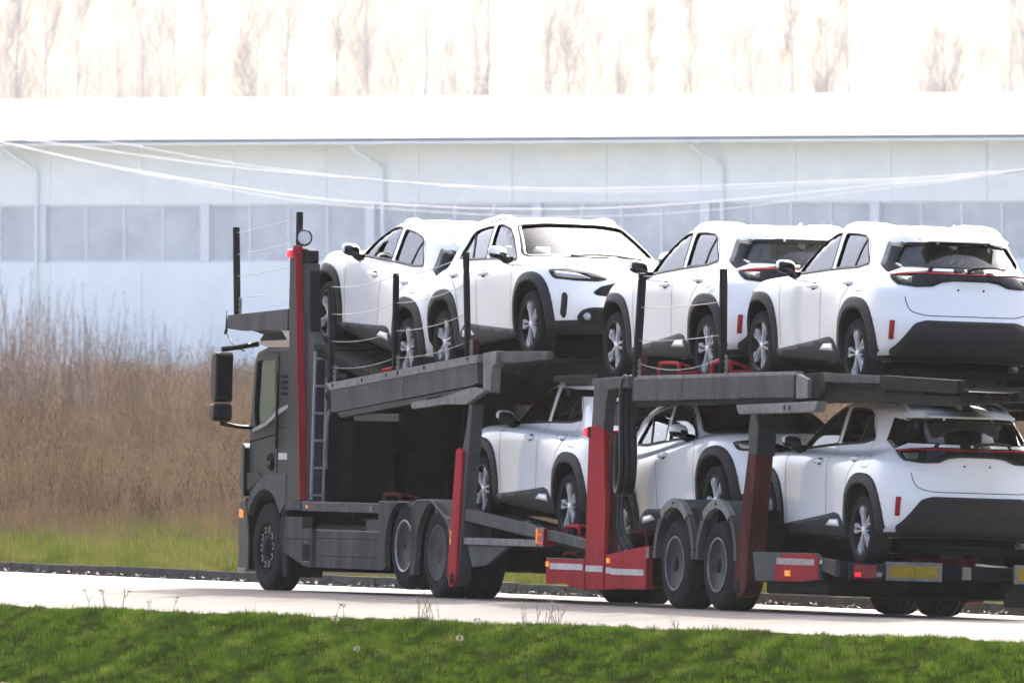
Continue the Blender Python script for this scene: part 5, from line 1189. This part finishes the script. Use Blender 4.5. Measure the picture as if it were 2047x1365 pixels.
for i in range(26000):
    y = 190 + 330 * rnd.random() ** 1.7; x = rnd.uniform(-0.037, 0.037) * y
    s_, v_ = sv(x, y)
    if v_ < 10.5 + 1.2 * sin(s_ * 0.21) + rnd.gauss(0, 0.8): continue
    c = 0.55 + 0.45 * sin(x * 1.1 + y * 0.17) * sin(x * 0.5 - y * 0.11 + 1) + 0.3 * sin(x * 0.37 - y * 0.07 + 2)
    edge = min(1, 0.45 + (v_ - 10.5) / 12)
    pts.append((Vector((x, y, field_z(x, y) - 0.03)), rnd.uniform(0, 6.28), rnd.uniform(0.7, 1.35) * (0.6 + 0.5 * c) * edge * (1 + 0.9 * min(1, max(0, (y - 270) / 130)))))
scatter('dry_weeds', dry_t, pts, 'brown dry weeds filling the field behind the road', 'weeds')
def stem_mesh(seed):
    r = random.Random(seed); bm = bmesh.new()
    for k in range(5):
        x, y = r.uniform(-0.5, 0.5), r.uniform(-0.5, 0.5); h = r.uniform(2.0, 4.4); la = r.uniform(0, 6.28); le = r.uniform(0.05, 0.55)
        P = [Vector((x + cos(la) * le * t * t, y + sin(la) * le * t * t, h * t)) for t in (0, 0.25, 0.5, 0.75, 1)]
        b_tube(bm, P, [0.020, 0.016, 0.012, 0.008, 0.004], 3, caps=False)
        for q in range(9):
            t = r.uniform(0.3, 0.97); b = P[0].lerp(P[-1], t); a = r.uniform(0, 6.28); l = r.uniform(0.25, 0.8) * (1.1 - t)
            b_tube(bm, [b, b + Vector((cos(a) * l * 0.35, sin(a) * l * 0.35, l * 0.6)), b + Vector((cos(a) * l * 0.5, sin(a) * l * 0.5, l * 1.2))], [0.007, 0.005, 0.002], 3, caps=False)
    me = bpy.data.meshes.new('stems'); bm.to_mesh(me); bm.free(); me.materials.append(D2); return me
stems = [stem_mesh(200 + i) for i in range(5)]
pts = []
for i in range(900):
    y = rnd.uniform(330, 520); x = rnd.uniform(-0.037, 0.037) * y
    pts.append((Vector((x, y, field_z(x, y))), rnd.uniform(0, 6.28), rnd.uniform(0.55, 1.15) * (0.8 + 0.25 * sin(x * 0.4 + 1))))
scatter('sapling_thicket', stems, pts, 'thicket of bare thin saplings in front of the building', 'saplings')
# leaf litter in the gutter
LIT = mat('dead_leaves', (0.045, 0.028, 0.017), 0.8, noise=0.5, nscale=9)
bm = bmesh.new()
for i in range(1300):
    s = rnd.uniform(-14, 55); d = abs(rnd.gauss(0, 0.10)) * (1.7 if sin(s * 0.55) > 0.2 else 1); v = KERB_V - 0.01 - d; z = road_z(v) + 0.004
    c = W(s, v, z + rnd.uniform(0, 0.035)); r_ = rnd.uniform(0.012, 0.045); a = rnd.uniform(0, 6.28); e = Vector((cos(a), sin(a), rnd.uniform(-0.2, 0.8))) * r_; f = Vector((-sin(a), cos(a), rnd.uniform(-0.3, 0.6))) * r_ * 0.5
    bm.faces.new([bm.verts.new(c - f), bm.verts.new(c + e), bm.verts.new(c + f), bm.verts.new(c - e * 0.5)])
tag(obj('leaf_litter', bm, LIT), 'dead leaves gathered along the gutter of the far kerb', 'leaves', None, 'stuff')
# dry stalks standing at the road edge, each clump its own thing
STK = mat('dry_stalk', (0.115, 0.075, 0.055), 0.8); PAL = mat('pale_seed_head', (0.26, 0.23, 0.16), 0.8)
def stalk_clump(s, d, n, h, spread, seed, label, umbel=False):
    r = random.Random(seed); base = W(s, near_edge(s) - d, bank_z(d, s) - 0.01)
    root = empty('dry_weed', Matrix.Translation(base), label, 'weed', 'dry weeds on the near bank')
    for k in range(n):
        x, y = r.uniform(-1, 1) * spread, r.uniform(-0.5, 0.5) * spread; hh = h * r.uniform(0.45, 1); la = r.uniform(0, 6.28); le = hh * r.uniform(0.05, 0.5)
        P = [Vector((x + cos(la) * le * t * t, y + sin(la) * le * t * t, hh * t)) for t in (0, 0.3, 0.65, 1)]
        st = tube('stalk', P, [0.0045, 0.004, 0.003, 0.002], STK, root, 4)
        for q in range(2):
            b = P[1].lerp(P[3], r.uniform(0.1, 0.9)); a = r.uniform(0, 6.28); l = r.uniform(0.03, 0.09)
            tube('twig', [b, b + Vector((cos(a) * l * 0.6, sin(a) * l * 0.6, l))], [0.0025, 0.0015], STK, st, 3)
        if umbel and k % 2 == 0:
            bm = bmesh.new()
            for q in range(9):
                a = 6.28 * q / 9; b_tube(bm, [P[-1], P[-1] + Vector((cos(a) * 0.02, sin(a) * 0.02, 0.012))], [0.0015, 0.004], 3)
            obj('umbel', fixn(bm), STK, st)
stalk_clump(-3.3, 0.02, 9, 0.30, 0.12, 1, 'clump of thin dry stalks at the road edge below the red skirt')
stalk_clump(-5.9, 0.02, 14, 0.26, 0.20, 2, 'wide clump of dry stalks at the road edge below the trailer wheels')
stalk_clump(4.7, 0.03, 5, 0.30, 0.30, 3, 'sparse dry umbels on the bank at far left', True)
stalk_clump(3.2, 0.05, 3, 0.16, 0.25, 4, 'short dry umbels on the bank left of the front wheel', True)
stalk_clump(-1.0, 0.03, 3, 0.16, 0.2, 5, 'small dry stalks on the bank below the front wheel', True)
stalk_clump(-8.6, 0.02, 3, 0.14, 0.25, 6, 'small dry stalks on the bank below the yellow plates')
def seed_head(s, d, label, r0=0.035):
    base = W(s, near_edge(s) - d, bank_z(d, s)); root = empty('pale_seed_head', Matrix.Translation(base), label, 'plant', 'pale seed heads on the near bank')
    tube('stalk', [Vector((0, 0, 0)), Vector((0.01, 0, 0.05)), Vector((0.0, 0, 0.10))], 0.004, STK, root, 4)
    bm = bmesh.new(); r = random.Random(int(s * 10) + 99)
    for k in range(40):
        a = Vector((r.gauss(0, 1), r.gauss(0, 1), r.gauss(0, 0.7))).normalized() * r0 * r.uniform(0.4, 1); c = Vector((0, 0, 0.10)) + a; e = a.normalized() * 0.016; f = e.orthogonal() * 0.6
        bm.faces.new([bm.verts.new(c - f), bm.verts.new(c + f), bm.verts.new(c + e)])
    obj('seed_fluff', bm, PAL, root)
seed_head(-1.75, 0.30, 'pale seed head on the bank below the middle of the truck'); seed_head(-5.0, 0.25, 'pale seed head just below the wide clump of dry stalks'); seed_head(-5.3, 0.55, 'lower pale seed head below the trailer wheels')
seed_head(-3.6, 0.85, 'lowest pale seed head on the bank below the red column', 0.03)

# ============================================================ industrial hall behind the field
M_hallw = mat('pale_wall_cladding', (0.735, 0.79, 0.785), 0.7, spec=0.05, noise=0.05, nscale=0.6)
M_roof = mat('white_roof_fascia', (0.24, 0.245, 0.245), 0.7, spec=0.02, noise=0.03, nscale=0.4)
M_hglass = mat('hazed_hall_glass', (0.48, 0.525, 0.55), 0.2, noise=0.22, nscale=0.35, coat=0.6)  # pale base colour stands in for reflected sky and haze on the panes
M_frame = mat('pale_window_frame', (0.62, 0.66, 0.69), 0.5)
hd_ = R(-24); hm = Matrix.Translation((0, 600, -0.05)) @ Matrix.Rotation(hd_, 4, 'Z')
hall = empty('factory_hall', hm, 'long pale industrial hall with white roof band and a strip of windows', 'building')
X0, X1 = -60.0, 60.0
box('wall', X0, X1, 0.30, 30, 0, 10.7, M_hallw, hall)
for a, b in ((0.0, 6.02), (8.30, 10.66)):
    n = 30
    for k in range(n):
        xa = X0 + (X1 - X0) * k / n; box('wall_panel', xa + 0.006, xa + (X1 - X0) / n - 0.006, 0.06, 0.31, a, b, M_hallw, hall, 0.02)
rf = prism('roof', [(-1.5, 10.66), (-1.50, 10.80), (5.2, 12.55), (14, 12.62), (30.5, 10.8), (30.5, 10.66)], X0 - 1, X1 + 1, M_roof, hall, 0.04, fn=lambda a, b, t: (t, a, b))
rs = Vector((0, 6.7, 1.75)).normalized(); rn = Vector((0, -1.75, 6.7)).normalized()
for k in range(40):
    xa = X0 - 1 + 3.05 * k; bm = bmesh.new(); a_ = Vector((0, -1.52, 10.81)); q = [a_ + rn * h for h in (0.0, 0.03)] + [a_ + rs * 6.86 + rn * h for h in (0.03, 0.0)]
    b_prism(bm, [(v_.y, v_.z) for v_ in q], xa + 0.01, xa + 3.04, fn=lambda a, b, t: (t, a, b)); obj('roof_sheet', fixn(bm), M_roof, rf)
box('gutter', X0 - 1, X1 + 1, -1.62, -1.50, 10.62, 10.70, M_hallw, rf, 0.03)
bay = 7.14
for k in range(-8, 9):
    xc = -6.1 + bay * k
    if X0 < xc < X1: box('pier', xc - 0.20, xc + 0.20, 0.0, 0.29, 6.02, 8.30, M_frame, hall, 0.02)
    for j in range(4):
        xa = xc + 0.21 + (bay - 0.42) / 4 * j; xb = xa + (bay - 0.42) / 4
        if xa < X0 or xb > X1: continue
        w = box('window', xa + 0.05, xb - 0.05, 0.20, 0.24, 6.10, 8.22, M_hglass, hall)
        bm = bmesh.new(); b_box(bm, xa + 0.001, xa + 0.049, 0.14, 0.26, 6.02, 8.30); b_box(bm, xb - 0.049, xb - 0.001, 0.14, 0.26, 6.02, 8.30); b_box(bm, xa + 0.049, xb - 0.049, 0.14, 0.26, 6.02, 6.099); b_box(bm, xa + 0.049, xb - 0.049, 0.14, 0.26, 8.221, 8.30)
        obj('window_frame', fixn(bm), M_frame, w)
for xc in (-21.0 + 0.45, -6.1 + 0.6, 8.95, 23.2):
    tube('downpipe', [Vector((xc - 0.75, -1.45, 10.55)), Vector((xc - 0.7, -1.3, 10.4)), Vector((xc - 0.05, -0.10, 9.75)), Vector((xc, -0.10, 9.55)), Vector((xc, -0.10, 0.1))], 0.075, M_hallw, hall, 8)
# unseen pale ground added in front of the hall to bounce sunlight
tag(sheet('bounce_ground', [[Vector((x, y, field_z(x, 535) + 0.12 + 0.0002 * (y - 535))) for y in (535, 560, 601)] + [hm @ Vector((0, 0, 0)) * 0 + Vector((x, 640, 0.3))] for x in (-200, -100, -50, 0, 50, 100, 200)], mat('pale_bounce', (0.27, 0.265, 0.25), 0.8, noise=0.1, nscale=0.2)), 'unseen pale ground added to bounce light onto the hall wall')
# overhead cables in front of the hall
M_cab = mat('white_cable_sheath', (0.85, 0.85, 0.83), 0.4)
def wire(pix, label, r, Z=420.0):
    P = [Vector(((x - 1023.5) / 30750 * Z, Z - 0.02 * (x - 1023.5) / 30, CAM_H - (y - 700) / 30750 * Z)) for x, y in pix]
    a = P[0] + (P[0] - P[1]) * 4 + Vector((0, 0, 0.6)); b = P[-1] + (P[-1] - P[-2]) * 4 + Vector((0, 0, 0.6))
    tag(tube('overhead_cable', smooth_path([a] + P + [b], 6), r, M_cab, None, 6), label, 'cable', 'overhead cables in front of the hall')
wire([(0, 283), (300, 346), (600, 393), (800, 410), (1000, 418), (1200, 417), (1450, 402), (1750, 371), (2047, 341)], 'third overhead cable from the top, sagging in front of the windows', 0.016)
wire([(0, 284), (300, 350), (600, 402), (800, 419), (1000, 431), (1200, 433), (1450, 418), (1750, 379), (2047, 342)], 'lowest overhead cable, sagging to the white car roofs', 0.011)
wire([(0, 268), (110, 286), (400, 327), (640, 351), (900, 371), (1100, 377), (1300, 376), (1650, 363), (2047, 340)], 'second overhead cable from the top at left', 0.014)
wire([(0, 240), (250, 288), (480, 328), (700, 354), (900, 374), (1100, 382), (1300, 383), (1650, 368), (2047, 343)], 'topmost overhead cable at left, crossing the roof band', 0.009)

# ============================================================ bare poplars beyond the hall
M_bark = mat('hazed_poplar_bark', (0.58, 0.585, 0.58), 0.85, noise=0.3, nscale=2)  # pale base colour puts the haze fade into the trunks
M_twig = mat('hazed_poplar_twigs', (0.58, 0.565, 0.55), 0.85)  # twigs lightened likewise, distance haze put into their colour
def tree_meshes(seed, wide):
    r = random.Random(seed); tb = bmesh.new(); cb = bmesh.new(); H_ = 27 + r.uniform(-2, 4)
    def stem(x, y, h, lean, r0):
        la = r.uniform(0, 6.28); P = []
        for i in range(9):
            t = i / 8; P.append(Vector((x + cos(la) * lean * t * h + r.uniform(-0.15, 0.15), y + sin(la) * lean * t * h + r.uniform(-0.15, 0.15), h * t)))
        b_tube(tb, P, [r0 * (1 - 0.93 * i / 8) for i in range(9)], 6)
        return P
    trunks = [stem(0, 0, H_, r.uniform(0, 0.03), 0.17)]
    if wide > 1: trunks += [stem(r.uniform(-0.4, 0.4), r.uniform(-0.4, 0.4), H_ * r.uniform(0.75, 0.95), r.uniform(0.04, 0.10), 0.12) for k in range(2)]
    for P in trunks:
        n = int(40 * (1.0 if wide > 1 else 1.35))
        for k in range(n):
            t = r.uniform(0.2, 0.98); i = min(7, int(t * 8)); b = P[i].lerp(P[i + 1], t * 8 - i); a = r.uniform(0, 6.28); l = r.uniform(1.6, 4.6) * wide * (1.15 - t) ** 0.6
            out = r.uniform(0.22, 0.5); d = Vector((cos(a) * out, sin(a) * out, 1)).normalized()
            Q = [b, b + d * l * 0.35 + Vector((cos(a), sin(a), 0)) * l * 0.10, b + d * l * 0.7 + Vector((cos(a), sin(a), 0)) * l * 0.10, b + d * l + Vector((0, 0, l * 0.08))]
            b_tube(cb, Q, [0.030, 0.022, 0.015, 0.007], 3, caps=False)
            for q in range(9):
                u = r.uniform(0.15, 1.0); j = min(2, int(u * 3)); bb = Q[j].lerp(Q[j + 1], u * 3 - j); a2 = r.uniform(0, 6.28); l2 = r.uniform(0.6, 1.7)
                e = bb + Vector((cos(a2) * 0.5, sin(a2) * 0.5, 1)).normalized() * l2
                b_tube(cb, [bb, e], [0.011, 0.005], 3, caps=False)
                for z in range(5):
                    w_ = bb.lerp(e, r.uniform(0.3, 1)); a3 = r.uniform(0, 6.28); b_tube(cb, [w_, w_ + Vector((cos(a3) * 0.6, sin(a3) * 0.6, 0.9)) * r.uniform(0.25, 0.6)], [0.0075, 0.004], 3, caps=False)
    t_me = bpy.data.meshes.new('poplar_trunk'); fixn(tb).to_mesh(t_me); tb.free(); t_me.materials.append(M_bark)
    c_me = bpy.data.meshes.new('poplar_crown'); cb.to_mesh(c_me); cb.free(); c_me.materials.append(M_twig)
    return t_me, c_me
kinds = [tree_meshes(11, 0.75), tree_meshes(12, 1.15), tree_meshes(13, 1.35), tree_meshes(14, 0.9), tree_meshes(15, 1.2)]
SPOT = [(-40, 1), (35, 2), (95, 1), (160, 0), (235, 4), (290, 2), (345, 1), (423, 3), (505, 2), (560, 1), (672, 3), (735, 4), (790, 2), (845, 0), (905, 4), (960, 1), (1110, 2), (1180, 1), (1235, 4), (1310, 0), (1385, 3), (1455, 2), (1500, 1), (1590, 0), (1655, 4), (1700, 3), (1825, 1), (1890, 4), (1945, 2), (2010, 1), (2075, 4)]
ORD = ['leftmost', 'second', 'third', 'fourth', 'fifth', 'sixth', 'seventh', 'eighth', 'ninth', 'tenth', 'eleventh', 'twelfth', 'thirteenth', 'fourteenth', 'fifteenth', 'sixteenth']
for i, (px, k) in enumerate(SPOT):
    Z = 880 + rnd.uniform(-40, 160); n = len(SPOT)
    if i == 0: nm = 'bare poplar at the left edge of the row above the white roof'
    elif i == n - 1: nm = 'bare poplar at the right edge of the row above the white roof'
    elif i < 16: nm = 'bare %s poplar, %s from the left above the white roof' % ('slender' if k in (0, 3) else 'spreading', ORD[i])
    else: nm = 'bare %s poplar, %s from the right above the white roof' % ('slender' if k in (0, 3) else 'spreading', ORD[n - 1 - i])
    t = empty('poplar_tree', Matrix.Translation(((px - 1023.5) / 30750 * Z, Z, 0)) @ Matrix.Rotation(rnd.uniform(0, 6.28), 4, 'Z') @ Matrix.Scale(rnd.uniform(0.9, 1.12), 4), nm, 'tree', 'bare poplars beyond the hall')
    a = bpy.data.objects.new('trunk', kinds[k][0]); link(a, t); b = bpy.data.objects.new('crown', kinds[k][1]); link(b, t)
# ============================================================ haze: one closed box of even air round everything
HAZE = 0.000026
bm = bmesh.new(); b_box(bm, -3100, 3100, -700, 3600, -3.2, 46); hz = obj('haze', fixn(bm)); tag(hz, 'thin bright haze in the air over the field', 'haze', None, 'stuff')
hmat = bpy.data.materials.new('haze_air'); hmat.use_nodes = True; t_ = hmat.node_tree
for n in list(t_.nodes): t_.nodes.remove(n)
o_ = t_.nodes.new('ShaderNodeOutputMaterial'); pv = t_.nodes.new('ShaderNodeVolumePrincipled'); pv.inputs['Color'].default_value = (0.93, 0.965, 1.0, 1); pv.inputs['Density'].default_value = HAZE; pv.inputs['Anisotropy'].default_value = 0.35
t_.links.new(pv.outputs[0], o_.inputs['Volume']); hz.data.materials.append(hmat)
